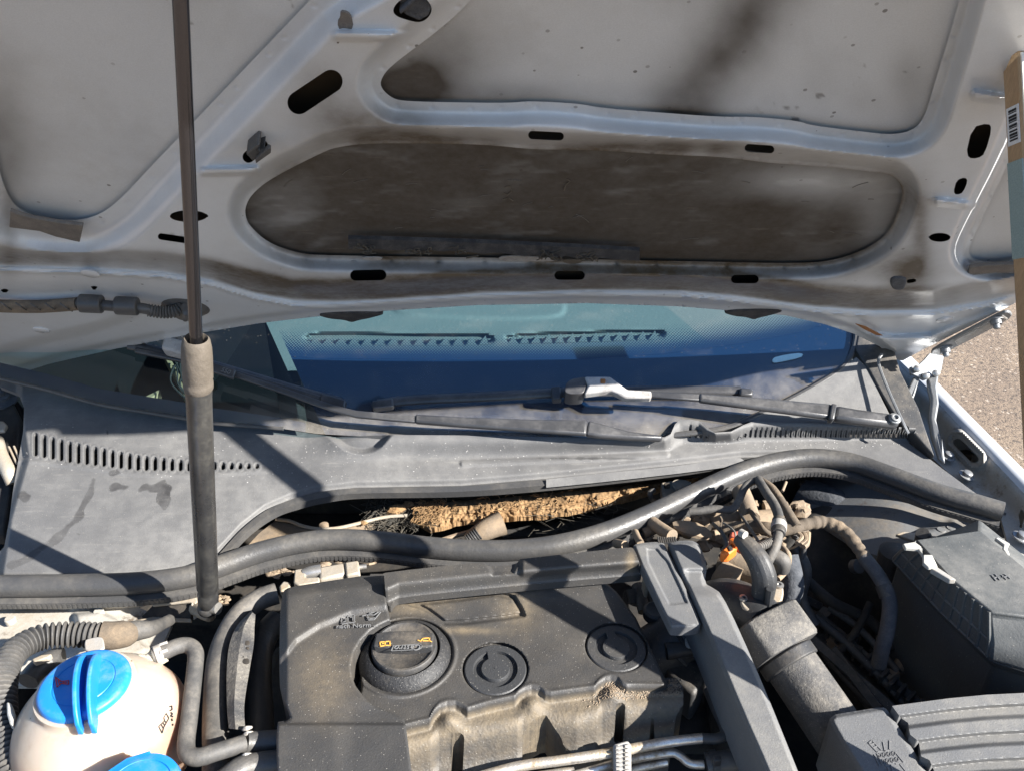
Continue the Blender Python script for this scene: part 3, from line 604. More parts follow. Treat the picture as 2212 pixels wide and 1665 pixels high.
# ================================================================== WOODEN PROP
wp = thing('wooden_prop', 'wooden batten with barcode sticker propping the hood at the right edge', 'wooden batten')
wt = T0(2200, 106, .512); wb = np.array((.370, .280, -.02)); wd = (wb-wt)/np.linalg.norm(wb-wt)
fx = np.array((1, 0, 0.)); fx -= wd*np.dot(fx, wd); fx /= np.linalg.norm(fx); fy = np.cross(fx, wd)
if fy[1] > 0: fy = -fy
def bat(l0, l1, w0, w1, d0, d1): return [wt+wd*l0+fx*a_+fy*b_ for a_, b_ in ((w0, d0), (w1, d0), (w1, d1), (w0, d1))], wd*(l1-l0)
def batp(name, m, *a_, bev=.001): P, v = bat(*a_); return MB().prism(P, v).build(name, m, wp, bev)
BL = np.linalg.norm(wb-wt)+.3
batp('batten', 'wood_edge', 0, BL, .0, .024, -.018, .0, bev=.002)
batp('white_face', 'wood_white', .002, BL, .0012, .0242, -.002, .0008, bev=.0004)
batp('teal_band', 'teal_tone', .0685, .132, -.0005, .010, -.0172, -.0012, bev=.0003)
lab = batp('barcode_label', 'label_white', .0335, .058, -.0005, .004, -.015, -.0025, bev=0)
for i in range(11):
    z0 = .0355+i*.0019; P, v = bat(z0, z0+random.choice((.0006, .0011, .0015)), -.0008, .002, -.0125, -.0045); MB().prism(P, v).build('barcode_bar', 'print_black', lab, 0)

# ================================================================== WINDSCREEN
wsn = thing('windscreen', 'dusty windscreen reflecting deep blue sky below the hood lip', 'windscreen')
GB = [(-60, 800), (0, 817), (100, 841), (211, 872), (300, 887), (408, 904), (460, 913), (612, 925), (685, 936), (855, 945), (1265, 948), (1440, 940), (1560, 925), (1640, 895), (1715, 858), (1790, 815), (1828, 785), (1846, 745), (1850, 700), (1852, 640)]
GP = GB+[(1860, 260), (-60, 260)]
def gdust(X, Y):
    edge = yat(GB[:16], np.minimum(X, 1700))-Y
    return np.clip(.9*S((110-edge)/100)*(.03+.97*S((X-420)/260))+.15*ga(X, Y, 1000, 860, 300, 40)+.5*np.clip(fbm(X, Y/4, 26, 4, 40)-.1, 0, 1)*S((Y-785)/30)*S((X-560)/60)+.25*np.clip(fbm(X+Y*2, Y*2, 60, 3, 44)-.15, 0, 1), 0, 1)
field('pane', GLASS, (-60, 1862, 260, 952), 8, lambda X, Y: X*0.0, lambda X, Y: poly_sdf(X, Y, GP), 'glass', wsn, attrs={'dust': gdust})
FT = [(590, 768), (700, 774), (1000, 776), (1250, 776), (1434, 764), (1600, 742), (1736, 716), (1780, 700), (1850, 670)]
def frit_cut(X, Y):
    s = np.minimum(poly_sdf(X, Y, GP), Y-yat(FT, X)); s = np.minimum(s, ((X-592)*100-(Y-690)*45)/110.); return s
field('frit_band', GLASS, (560, 1862, 640, 952), 6, lambda X, Y: X*0-.004, frit_cut, 'frit', wsn)
def fd_cut(X, Y):
    s = np.minimum(yat(FT, X)-Y+.5, Y-yat(FT, X)+72); s = np.minimum(s, poly_sdf(X, Y, GP)); return np.minimum(s, ((X-592)*100-(Y-690)*45)/110.)
field('frit_dots', GLASS, (560, 1862, 600, 800), 5, lambda X, Y: X*0-.004, fd_cut, 'frit_dots', wsn, attrs={'fade': lambda X, Y: np.clip(1-(yat(FT, X)-Y)/72, 0, 1)*.95})
def lf_cut(X, Y): return np.minimum(np.minimum(poly_sdf(X, Y, GP), Y-yat(GB[:14], X)+34-14*S((X-400)/300)), 660-X)
field('frit_edge', GLASS, (-60, 700, 700, 952), 5, lambda X, Y: X*0-.004, lf_cut, 'frit', wsn)
MB().tube([GLASS.at(x, y, .0) for x, y in GB[:8]], .0024, 8, True, 4).build('rubber_edge', 'rubber', wsn)
MB().tube([GLASS.at(x, y, .001) for x, y in GB[11:]], .0038, 8, True, 4).build('rubber_edge', 'rubber', wsn)
slab(GLASS, chaikin([(1668, 776), (1676, 770), (1722, 762), (1736, 764), (1730, 772), (1682, 782), (1670, 783)], 1), -.0016, .001, 'clear_window', 'label_white', wsn, 0)

# dashboard seen through the glass
DZ = Hz(-.02)
db = thing('dashboard', 'pale textured dashboard top seen through the windscreen', 'dashboard')
def dash_h(X, Y):
    h = .004*S(poly_sdf(X, Y, chaikin([(830, 640), (1225, 640), (1226, 676), (1205, 690), (1100, 694), (960, 690), (870, 684), (840, 670)], 2))/10)
    for vent in ([(648, 735), (660, 721), (700, 716), (1000, 720), (1066, 720), (1072, 745), (1000, 747), (700, 746)], [(1088, 720), (1250, 715), (1420, 709), (1442, 716), (1432, 734), (1250, 742), (1092, 745)]): h = h-.010*S(poly_sdf(X, Y, chaikin(vent, 1))/6)
    return h
field('dash_top', DZ, (560, 1880, 600, 800), 4, dash_h, lambda X, Y: np.minimum(((X-572)*100-(Y-690)*45)/110., X*0+9), 'dash_plastic', db)
for (xa, xb, n_) in ((665, 1060, 14), (1095, 1425, 13)):
    for i in range(n_):
        x = xa+(xb-xa)*(i+.5)/n_; w_ = (xb-xa)/n_
        c1 = yat([(650, 734), (1000, 735), (1430, 722)], np.array([x]))[0]
        MB().prism([DZ.at(x-w_*.42, c1+10, .0005), DZ.at(x+w_*.36, c1+10, .0005), DZ.at(x+w_*.1, c1-9, .0005)], (0, 0, -.007)).build('vent_fin', 'dash_plastic', db, .0004)
    MB().tube([DZ.at(xa, yat([(650, 734), (1000, 735), (1430, 722)], np.array([xa]))[0], -.003), DZ.at((xa+xb)/2, yat([(650, 734), (1000, 735), (1430, 722)], np.array([(xa+xb)/2]))[0], -.003), DZ.at(xb, yat([(650, 734), (1000, 735), (1430, 722)], np.array([xb]))[0], -.003)], .0012, 6).build('vent_rail', 'dash_plastic', db)
cb = thing('cabin_interior', 'dark cabin footwell with thin wires behind the left of the windscreen', 'car interior')
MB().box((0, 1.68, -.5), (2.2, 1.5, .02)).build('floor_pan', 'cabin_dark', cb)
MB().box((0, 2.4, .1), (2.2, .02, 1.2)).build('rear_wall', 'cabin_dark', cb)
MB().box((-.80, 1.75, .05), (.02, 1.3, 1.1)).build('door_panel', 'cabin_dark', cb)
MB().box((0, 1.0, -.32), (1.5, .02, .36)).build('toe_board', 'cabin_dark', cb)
IZ = Hz(-.13)
for q in ([(288, 868), (300, 862), (345, 840), (340, 850), (300, 872)], [(352, 765), (366, 770), (400, 830), (412, 862), (402, 862), (376, 810)], [(436, 790), (452, 792), (466, 818), (458, 826)], [(632, 764), (640, 762), (648, 776), (642, 778)], [(405, 868), (420, 862), (418, 880), (404, 886)]):
    slab(IZ, q, .0, .02, 'trim_strip', 'cabin_tan', cb, .001)
for i in range(9):
    x = 370+i*5; MB().tube([IZ.at(x+random.uniform(-20, 20), 775+random.uniform(-6, 6), .02), IZ.at(x+random.uniform(-10, 20), 800, .03), IZ.at(x+random.uniform(0, 30), 830, .03), IZ.at(x+random.uniform(20, 50), 866+random.uniform(-14, 6), .02)], .0016, 5).build('wire', 'dash_dark', cb)
MB().prism([IZ.at(570, 690, .05), IZ.at(596, 690, .05), IZ.at(650, 820, .05), IZ.at(632, 828, .05)], (0, 0, -.3)).build('dash_side', 'dash_dark', cb, .003)

# ================================================================== WIPERS
def T(px, py, t): return CAM+ray(px, py)*t
def G(x, y, h): return GLASS.at(x, y, h)
def wiper_blade(P, r, h, name, parent, m='wiper_black'):
    pts = [G(x, y, h) for x, y in P]
    return MB().tube(pts, r, 10, True, 6, flat=.62, upv=GLASS.n).build(name, m, parent)
def arm_box(P, w0, hh, name, parent, m='wiper_black', bev=.0015):      # P: (x,y,h,halfwidth px)
    rings = []
    for i, (x, y, h, wd_) in enumerate(P):
        a = P[max(i-1, 0)]; b = P[min(i+1, len(P)-1)]; tx, ty = b[0]-a[0], b[1]-a[1]; l_ = math.hypot(tx, ty); nx_, ny_ = -ty/l_, tx/l_
        A_ = G(x+nx_*wd_, y+ny_*wd_, h); B_ = G(x-nx_*wd_, y-ny_*wd_, h)
        rings.append([A_, B_, B_-GLASS.n*hh, A_-GLASS.n*hh])
    return MB().loft(rings).build(name, m, parent, bev)
wl = thing('wiper', 'long black wiper lying across the left of the windscreen, blade under the hood lip', 'wiper', 'windscreen wipers')
wiper_blade([(280, 745), (400, 772), (520, 806), (640, 842), (735, 868)], .0072, .014, 'blade', wl)
arm_box([(290, 754, .019, 6), (460, 788, .019, 6), (600, 831, .019, 6), (705, 863, .019, 6)], 0, .006, 'spoiler', wl, bev=.002)
arm_box([(690, 857, .022, 12), (745, 873, .022, 12)], 0, .010, 'end_cap', wl, bev=.003)
arm_box([(350, 736, .044, 16), (400, 748, .044, 16), (440, 762, .044, 16)], 0, .02, 'blade_adapter', wl, 'wiper_worn', .004)
cpn = arm_box([(440, 786, .04, 10), (470, 795, .04, 10), (506, 807, .04, 10)], 0, .006, 'arm_clip', wl, 'wiper_black')
text('550', G(488, 801, .0415), (1, -.35, -.2), GLASS.n, .009, 'emboss', cpn, 'lettering')
arm_box([(505, 806, .034, 6), (600, 838, .034, 6), (715, 878, .034, 6.5), (770, 892, .034, 7), (898, 903, .034, 7.5)], 0, .005, 'arm_rod', wl)
arm_box([(896, 901, .036, 9), (1000, 908, .037, 10), (1150, 916, .038, 13), (1268, 921, .038, 16)], 0, .008, 'arm_channel', wl, bev=.003)
arm_box([(1268, 921, .037, 16), (1300, 927, .034, 14), (1360, 937, .028, 8), (1432, 943, .024, 5)], 0, .010, 'arm_head', wl, bev=.004)
wr = thing('wiper', 'wiper with a worn grey metal blade adapter on the right of the windscreen', 'wiper', 'windscreen wipers')
wiper_blade([(815, 872), (900, 863), (1050, 856), (1200, 848), (1300, 845), (1450, 843), (1600, 844)], .0074, .013, 'blade', wr)
arm_box([(803, 873, .020, 10), (850, 867, .020, 10)], 0, .010, 'end_cap', wr, bev=.003)
arm_box([(1598, 844, .022, 9), (1628, 846, .022, 8)], 0, .012, 'end_cap', wr, bev=.003)
arm_box([(1192, 848, .026, 14), (1212, 846, .026, 14)], 0, .012, 'blade_clamp', wr, bev=.002)
MB().prism(pxpoly(GLASS, chaikin([(1219, 845), (1222, 828), (1232, 818), (1262, 813), (1268, 816), (1264, 842), (1258, 850), (1228, 850)], 2), .045), -GLASS.n*.026).build('adapter_cover', 'wiper_black', wr, .005, seg=3)
ad = MB().prism(pxpoly(GLASS, [(1262, 812), (1318, 812), (1342, 830), (1356, 840), (1408, 843), (1408, 858), (1352, 858), (1336, 850), (1320, 842), (1262, 850), (1270, 832)], .047), -GLASS.n*.012).build('blade_adapter', 'wiper_worn', wr, .0025)
MB().prism(pxpoly(GLASS, [(1297, 817), (1308, 817), (1308, 827), (1297, 827)], .0478), -GLASS.n*.004).build('square_hole', 'rust_spot', ad, .001)
arm_box([(1405, 850, .038, 6), (1512, 857, .038, 7)], 0, .005, 'arm_rod', wr)
arm_box([(1510, 855, .040, 9), (1620, 866, .041, 12), (1720, 877, .042, 14), (1798, 886, .042, 16)], 0, .009, 'arm_channel', wr, bev=.004)
arm_box([(1794, 886, .045, 17), (1806, 888, .045, 17)], 0, .012, 'hinge_pin', wr, 'wiper_black', .002)
arm_box([(1804, 887, .040, 15), (1850, 894, .038, 14), (1945, 906, .034, 13)], 0, .014, 'arm_head', wr, bev=.005)
MB().lathe(G(1931, 905, .0345), [(.0075, 0), (.0075, .0035), (.0055, .0035), (.0055, .0062), (.003, .0066), (.003, .004), (0, .004)], 20, GLASS.n).build('nut', 'zinc', wr, .0004)

# ================================================================== COWL COVER
cw = thing('cowl_cover', 'dusty grey plastic cowl cover with slotted vents and wet stains', 'cowl cover')
REAR = [(0, 818), (100, 842), (211, 873), (300, 888), (408, 905), (460, 914), (612, 926), (685, 937), (720, 942), (855, 938), (995, 939), (1265, 944), (1436, 943), (1449, 936), (1458, 915), (1468, 906), (1490, 904), (1510, 908), (1525, 922), (1545, 933), (1579, 931), (1605, 917), (1627, 909), (1797, 914), (1979, 923)]
FRONT = [(189, 1250), (313, 1247), (427, 1232), (468, 1199), (521, 1142), (573, 1101), (626, 1078), (683, 1062), (769, 1052), (995, 1048), (1190, 1032), (1469, 1003), (1600, 987), (1700, 985), (1800, 987), (1900, 1017), (2000, 1057), (2100, 1088), (2175, 1108)]
CWP = [(-60, 1250), (9, 1180), (20, 1121), (27, 1065), (41, 984), (50, 930), (52, 880), (40, 850), (0, 835)]+REAR+[(1977, 938), (1962, 955), (2037, 1012), (2121, 1074), (2175, 1108)]+FRONT[::-1][1:]
CRE = [(0, 1010), (560, 1014), (839, 999), (1112, 993), (1440, 978), (1475, 962), (1600, 957), (1980, 949), (2300, 949)]
CSL = [caps((76.6+18.4*i, 933+5+yy), (76.6+18.4*i, bb-5), 5.0) for i in range(27) for yy, bb in [(float(np.interp(i, [0, 4, 12, 18, 26], [0, 19, 48, 60, 67])), float(np.interp(i, [0, 4, 12, 18, 26], [984, 998, 1015, 1016, 1011])))]]
SRT = []
for i in range(34):
    x = 1600+i*10.9; t_ = 922 if i > 1 else (937 if i == 0 else 929); SRT.append(caps((x+1.5, t_+1), (x-1, 941), 2.9))
for x, t_ in ((1491, 918), (1504, 922), (1515, 929), (1527, 936)): SRT.append(caps((x+1, t_), (x-1, 942), 3.0))
def cowl_h(X, Y):
    c = yat(CRE, X); r_ = yat([(p[0]+i*1e-4, p[1]) for i, p in enumerate(REAR)]+[(2300, 923)], X)
    amp = .022*S((X-640)/160)+.004*S((X-1440)/60)
    h = amp*S((c-Y)/np.maximum(c-r_, 20))
    h -= .012*S(poly_sdf(X, Y, chaikin([(690, 930), (724, 958), (748, 978), (790, 984), (822, 972), (840, 950), (858, 930)], 2))/16)
    lx = yat([(0, 0)], X)*0+np.interp(Y, [857, 897, 986, 1060, 1121, 1250], [50, 53, 66, 45, 28, 8])
    h -= .012*S((lx-X)/18)*S((860-X)/10)
    fr = yat(FRONT, X); h -= .006*(1-S((fr-Y)/16))
    h += .0015*S(1-np.abs(Y-yat([(60, 993), (140, 1003), (290, 1022), (420, 1025), (560, 1016), (700, 1012)], X))/9)*S((600-X)/60)   # pressed line under the slots
    h += .0022*S(1.2-line_d(X, Y, [(1000, 1000), (1300, 988), (1440, 980)])/8)
    h += .0006*np.sin(X*.021)*np.sin(Y*.017+X*.004)
    s = X*0+1e3                                             # raised rims round the slots
    for q in CSL: s = np.minimum(s, seg_d(X, Y, q[1], q[2])-q[3])
    return h+.0009*S(1-np.abs(s-3)/3)
def cowl_stain(X, Y):
    n1 = 6*np.sin(X*.11)+5*np.sin(Y*.13+1)+4*np.sin((X+Y)*.2)
    s = -line_d(X, Y, [(204, 1037), (190, 1075), (162, 1123), (106, 1176), (26, 1222)])+7+.35*n1-(Y-1037)*-.012
    for cx, cy, rx, ry in ((50, 1072, 13, 15), (258, 1049, 26, 10), (338, 1050, 34, 14), (352, 1076, 17, 22), (254, 1020, 16, 4), (165, 1150, 8, 5)):
        s = np.maximum(s, (1-np.hypot((X-cx)/rx, (Y-cy)/ry))*min(rx, ry)+.4*n1)
    s = np.maximum(s, (1-np.hypot((X-1290)/150, (Y-989)/3.5))*4); s = np.maximum(s, (1-np.hypot((X-232)/4, (Y-934)/9))*4)
    s = s+2.2*fbm(X, Y, 14, 3, 2)
    return np.clip(S(s/2.6)*(.62+.35*fbm(X, Y, 40, 3, 5)), 0, 1)+np.clip(.25*fbm(X, Y, 170, 4, 9), 0, .3)
cut_cowl = lambda X, Y: holes(X, Y, poly_sdf(X, Y, CWP), CSL+SRT)
field('moulding', COWL, (-60, 2180, 815, 1252), 1.7, cowl_h, cut_cowl, 'cowl_plastic', cw, skirt=.006, attrs={'stain': cowl_stain}, angle=48)
f_in = [(427, 1236), (468, 1200), (521, 1143), (573, 1102), (626, 1079), (683, 1063), (769, 1053), (995, 1049), (1190, 1033), (1469, 1004), (1590, 989)]
f_out = [(450, 1236), (492, 1204), (545, 1152), (598, 1116), (650, 1098), (700, 1086), (780, 1076), (995, 1072), (1190, 1058), (1469, 1027), (1598, 1004)]
fi, fo = catmull(f_in, 8), catmull(f_out, 8)
MB().loft([[COWL.at(x, y, -.002) for x, y in fi], [COWL.at(.5*(x+u), .5*(y+v), -.0015) for (x, y), (u, v) in zip(fi, fo)], [COWL.at(x, y, -.010) for x, y in fo], [COWL.at(x, y, -.020) for x, y in fo], [COWL.at(x, y, -.020) for x, y in fi]], False, False).build('front_lip', 'rubber', cw)
g_in = [(1180, 1034), (1300, 1021), (1469, 1004), (1560, 990), (1600, 988)]; g_out = [(1180, 1052), (1300, 1040), (1469, 1021), (1580, 1006), (1612, 997)]
MB().loft([[COWL.at(x, y, .002) for x, y in catmull(g_in, 6)], [COWL.at(x, y, -.001) for x, y in catmull(g_out, 6)], [COWL.at(x, y, -.006) for x, y in catmull(g_out, 6)]], False, False).build('edge_trim', 'cowl_plastic', cw)
MB().prism(pxpoly(COWL, [(60, 870), (700, 960), (1970, 935), (2120, 1080), (1900, 1030), (1700, 1000), (780, 1040), (560, 1090), (440, 1200), (40, 1200)], -.05), (0, 0, -.01)).build('dark_slot_backing', 'dark_bay', cw)  # added dark sheet that stands in for shade behind the vent slots
tw = thing('dry_twig', 'short dry pinkish twig lying in the scoop of the cowl', 'twig')
MB().tube([COWL.at(768, 931, .004), COWL.at(778, 938, .006), COWL.at(791, 946, .004)], [.0009, .0012, .0007], 6).build('stem', 'cabin_tan', tw)
MB().tube([COWL.at(778, 938, .006), COWL.at(786, 937, .008)], .0006, 5, True, 2).build('side_shoot', 'cabin_tan', tw)
gd = MB()
for i in range(420):
    x = random.uniform(40, 1950); y = float(np.interp(x, [40, 600, 1000, 1950], [900, 940, 950, 935]))+random.uniform(5, 110 if x < 1500 else 30)
    if cut_cowl(np.array([[x]]), np.array([[y]]))[0, 0] < 4: continue
    P = COWL.at(x, y, float(cowl_h(np.array([[x]]), np.array([[y]]))[0, 0])); r_ = random.uniform(.0003, .0009)
    gd.add([P+np.array(v)*r_ for v in ((1.5, 0, .1), (-.6, .9, 0), (-.5, -.9, .1), (0, 0, .9))], [(0, 1, 3), (1, 2, 3), (2, 0, 3)])
gd.build('grit', 'wiper_worn', cw, smooth=False)['kind'] = 'stuff'
# end panel right of the glass
ep = thing('cowl_end_panel', 'sunlit dusty grey panel between windscreen corner and right hinge', 'body panel')
MB().prism(pxpoly(GLASS, [(1610, 905), (1700, 862), (1790, 818), (1850, 770), (1880, 800), (1905, 860), (1938, 925), (1640, 925)], .0035), -GLASS.n*.004).build('panel', 'cowl_plastic', ep, .001)
MB().prism(pxpoly(GLASS, [(1848, 752), (1858, 700), (1930, 745), (1945, 800), (1985, 880), (2020, 985), (1975, 935), (1935, 900), (1905, 850), (1878, 800)], .006), -GLASS.n*.02).build('gutter', 'black_plastic', ep, .002)
MB().tube([G(1905, 765, .02), G(1898, 785, .02), G(1918, 840, .022), (G(1945, 900, .025)), G(1962, 935, .02)], .002, 6).build('edge_trim', 'zinc', ep)

# ================================================================== BONNET SEAL
sl = thing('hood_seal', 'long round black rubber seal curving across the back of the engine bay', 'rubber seal')
SP = [(-90, 1268, -.036), (0, 1265, -.036), (150, 1263, -.036), (300, 1258, -.036), (410, 1243, -.036), (490, 1216, -.036), (560, 1192, -.036), (640, 1173, -.036), (720, 1164, -.036), (820, 1168, -.036), (920, 1180, -.036), (1010, 1187, -.036), (1110, 1187, -.036), (1210, 1175, -.034), (1310, 1148, -.032), (1410, 1107, -.03), (1510, 1060, -.028), (1600, 1020, -.024), (1680, 996, -.02), (1760, 988, -.018), (1840, 998, -.018), (1920, 1025, -.018), (2020, 1062, -.018), (2100, 1085, -.018), (2166, 1104, -.018)]
sp3 = [Z(*p) for p in SP]
MB().tube(sp3, [.0119]*24+[.0115], 20, True, 6).build('bead', 'rubber', sl)
q = catmull(sp3, 6); q = np.array(q); tg = np.gradient(q, axis=0); tg /= np.linalg.norm(tg, axis=1)[:, None]
sd_ = np.cross(tg, (0, 0, 1.0)); sd_ /= np.linalg.norm(sd_, axis=1)[:, None]; sd_ = np.where(sd_[:, 1:2] > 0, -sd_, sd_)
fl = lambda a, b: [p+s_*a+np.array((0, 0, b)) for p, s_ in zip(q, sd_)]
MB().loft([fl(.006, -.008), fl(.0145, -.011), fl(.0152, -.015), fl(.0142, -.019), fl(.004, -.024)], False, False).build('clamping_flange', 'rubber', sl)
mb = MB(); L_ = np.cumsum([0]+[np.linalg.norm(b-a) for a, b in zip(q[:-1], q[1:])])
for x in np.arange(.05, L_[-1], .0052):
    p = np.array([np.interp(x, L_, q[:, k]) for k in range(3)]); s_ = np.array([np.interp(x, L_, sd_[:, k]) for k in range(3)]); tt = np.array([np.interp(x, L_, tg[:, k]) for k in range(3)])
    c = p+s_*.0148+np.array((0, 0, -.0150)); mb.add([c+tt*a+s_*b+np.array((0, 0, d)) for a in (-.0015, .0015) for b in (-.001, .0006) for d in (-.0026, .0026)], [(0, 1, 3, 2), (4, 6, 7, 5), (0, 4, 5, 1), (2, 3, 7, 6), (0, 2, 6, 4), (1, 5, 7, 3)])
mb.build('flange_ribs', 'rubber', sl, smooth=False)['kind'] = 'stuff'

# ================================================================== RIGHT WING AND HINGE
fd = thing('front_fender', 'white front fender edge and inner flange on the right of the engine bay', 'fender')
FO = [(1930, 735), (1975, 776), (2030, 830), (2120, 921), (2212, 1013), (2330, 1130)]; FI = [(1930, 765), (1975, 808), (2040, 874), (2130, 966), (2212, 1052), (2330, 1170)]
fo3 = [Z(x, y, -.015) for x, y in FO]; fi3 = [Z(x, y, -.012) for x, y in FI]
MB().loft([[p+np.array((.02, .012, -.35)) for p in fo3], [p+np.array((.004, .003, -.02)) for p in fo3], fo3, [.5*(a+b)+np.array((0, 0, .004)) for a, b in zip(fo3, fi3)], fi3, [p+np.array((-.004, -.003, -.012)) for p in fi3]], False, False).build('top_edge', 'car_paint', fd, angle=60)
GUT = [(1870, 760), (1930, 765), (1975, 808), (2040, 874), (2130, 966), (2212, 1052), (2330, 1170), (2330, 1500), (2212, 1300), (2160, 1110), (2037, 1010), (1965, 940), (1930, 860)]
def gut_h(X, Y):
    d = np.full(X.shape, 1e9)
    for a, b in zip(FI[:-1], FI[1:]): d = np.minimum(d, seg_d(X, Y, a, b))
    return -.028*S((d-4)/60)+.006*S(1-np.abs(seg_d(X, Y, (2068, 950), (2106, 988))-20)/7)
field('inner_flange', Hz(-.016), (1860, 2330, 740, 1500), 4, gut_h, lambda X, Y: holes(X, Y, poly_sdf(X, Y, GUT), [caps((2071, 953), (2104, 986), 12), ('p', [(2212, 1085), (2200, 1110), (2205, 1140), (2216, 1110)])]), 'bay_paint', fd, skirt=.004)
MB().prism(pxpoly(Hz(-.09), [(2040, 920), (2140, 940), (2150, 1030), (2060, 1010)]), (0, 0, -.01)).build('closing_plate', 'dark_bay', fd)
for x, y in ((2047, 986), (2087, 1027), (2205, 1160)):
    b_ = MB().lathe(Z(x, y, -.036), [(.0095, 0), (.0095, .0015), (.0058, .002), (.0058, .006), (.0045, .007), (0, .007)], 6*4, (0.2, -.1, 1)).build('bolt', 'zinc', fd)
HE = [(2005, 764), (2040, 742), (2120, 700), (2166, 676), (2183, 675), (2188, 684), (2160, 702), (2070, 748), (2042, 762), (2030, 768)]
hg = slab(HOOD, chaikin(HE, 1), .0215, .004, 'hinge', 'zinc', hood, .0012); hg['label'] = 'bare metal hinge with two bolts'
slab(HOOD, [(2068, 748), (2160, 700), (2178, 690), (2166, 682), (2140, 696), (2060, 736)], .0232, .003, 'stamped_rib', 'steel', hg, .0015)
for x, y in ((2150, 689), (2041, 751)):
    MB().lathe(HOOD.at(x, y, .022), [(.009, 0), (.009, .0018), (.006, .002), (.006, .007), (.0036, .007), (.0036, .011), (.003, .012), (0, .012)], 24, HOOD.n).build('bolt', 'zinc', hg)
def dplate(P, thick, name, m, bev=.001):                            # plates standing roughly upright, P: (px,py,depth)
    Q = [T(*p) for p in P]; n_ = np.cross(Q[1]-Q[0], Q[2]-Q[0]); n_ /= np.linalg.norm(n_); v = Q[0]-CAM
    if np.dot(n_, v) < 0: n_ = -n_
    return MB().prism(Q, n_*thick).build(name, m, hg, bev)
dplate([(2008, 762, 1.10), (2040, 768, 1.10), (2034, 800, 1.09), (2018, 812, 1.085), (1996, 820, 1.08), (1982, 812, 1.08), (1968, 806, 1.08), (1966, 792, 1.085), (1985, 786, 1.09), (1996, 776, 1.095)], .004, 'pivot_plate', 'zinc')
dplate([(1975, 812, 1.085), (1988, 815, 1.085), (1978, 850, 1.07), (1966, 882, 1.06), (1955, 890, 1.06), (1958, 850, 1.07)], .006, 'rear_link', 'zinc', .002)
dplate([(2004, 816, 1.078), (2030, 800, 1.085), (2026, 835, 1.07), (2030, 870, 1.055), (2024, 905, 1.04), (2036, 945, 1.02), (2044, 1000, 1.005), (2030, 985, 1.01), (2014, 940, 1.03), (2008, 900, 1.045), (2012, 860, 1.06), (2006, 835, 1.07)], .008, 'front_link', 'zinc', .003)
for x, y in ((1981, 797), (2000, 812), (2022, 806)): MB().lathe(T(x, y, 1.078), [(.0045, -.004), (.0045, .002), (.003, .003), (0, .003)], 16, (-.3, -.8, .4)).build('rivet', 'steel', hg)

# ================================================================== BULKHEAD, BAY FLOOR, INSULATION
by = thing('engine_bay', 'dark grimy sheet metal engine bay around and under the engine', 'engine bay')
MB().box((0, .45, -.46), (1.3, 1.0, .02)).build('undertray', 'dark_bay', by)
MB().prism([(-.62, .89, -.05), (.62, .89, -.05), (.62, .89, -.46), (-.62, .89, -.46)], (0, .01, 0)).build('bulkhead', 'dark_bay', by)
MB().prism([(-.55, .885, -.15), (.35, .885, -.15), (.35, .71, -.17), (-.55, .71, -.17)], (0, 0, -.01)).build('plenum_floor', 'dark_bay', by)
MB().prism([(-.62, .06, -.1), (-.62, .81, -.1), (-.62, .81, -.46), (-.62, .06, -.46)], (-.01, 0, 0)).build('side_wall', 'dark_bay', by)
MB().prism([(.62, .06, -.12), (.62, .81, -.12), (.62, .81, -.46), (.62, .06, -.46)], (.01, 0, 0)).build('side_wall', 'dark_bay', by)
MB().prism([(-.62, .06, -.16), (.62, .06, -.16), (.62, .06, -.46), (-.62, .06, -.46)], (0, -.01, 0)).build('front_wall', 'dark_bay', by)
# pale inner wing sheet on the left
lw = thing('inner_wing', 'pale dirty inner wing sheet metal behind the corrugated hose', 'inner wing')
WZ = Hz(-.075)
def lw_h(X, Y): return .012*S(poly_sdf(X, Y, [(155, 1320), (215, 1312), (252, 1330), (330, 1400), (300, 1440), (170, 1400)])/12)+.006*S((X-150)/10)*S((1330-Y)/40)-.02*S((Y-1400)/80)
field('wing_sheet', WZ, (-60, 400, 1290, 1480), 4, lw_h, lambda X, Y: poly_sdf(X, Y, [(-60, 1292), (180, 1300), (300, 1310), (372, 1345), (330, 1440), (250, 1480), (-60, 1480)]), 'bay_paint', lw, skirt=.004)
for x, y in ((213, 1321), (22, 1336), (289, 1402)): MB().lathe(Z(x, y, -.066), [(.0055, -.004), (.0055, .001), (.0045, .002), (0, .002)], 20).build('weld_stud', 'bay_paint', lw)
MB().tube([Z(-40, 1300, -.07), Z(100, 1302, -.068), Z(260, 1300, -.068), Z(310, 1296, -.066)], .006, 8).build('folded_edge', 'bay_paint', lw)
lb = thing('strut_bracket', 'folded sheet metal bracket beside the foot of the gas strut', 'bracket')
MB().prism([Z(318, 1288, -.055), Z(400, 1281, -.055), Z(420, 1284, -.055), Z(426, 1296, -.055), Z(422, 1302, -.055), Z(410, 1298, -.056), Z(330, 1306, -.058)], (0, 0, -.003)).build('top_flange', 'alu_dirty', lb, .001)
MB().prism([Z(422, 1288, -.055), Z(430, 1298, -.056), Z(428, 1332, -.068), Z(418, 1338, -.07), Z(414, 1302, -.056)], (0, .004, 0)).build('side_flange', 'alu_dirty', lb, .001)
MB().prism([Z(292, 1338, -.07), Z(414, 1340, -.07), Z(412, 1334, -.07), Z(330, 1330, -.07)], (0, 0, -.003)).build('bottom_flange', 'alu_dirty', lb, .0008)
MB().prism([Z(330, 1306, -.062), Z(412, 1298, -.06), Z(414, 1336, -.072), Z(300, 1336, -.072)], (0, .012, -.01)).build('back_plate', 'dark_bay', lb, .0008)
MB().tube([foot-ax*.008, foot-ax*.008+np.array((-.006, .01, -.02)), Z(424, 1312, -.066)], [.005, .006, .008], 10).build('stud_arm', 'alu_dirty', lb)
mb = MB()
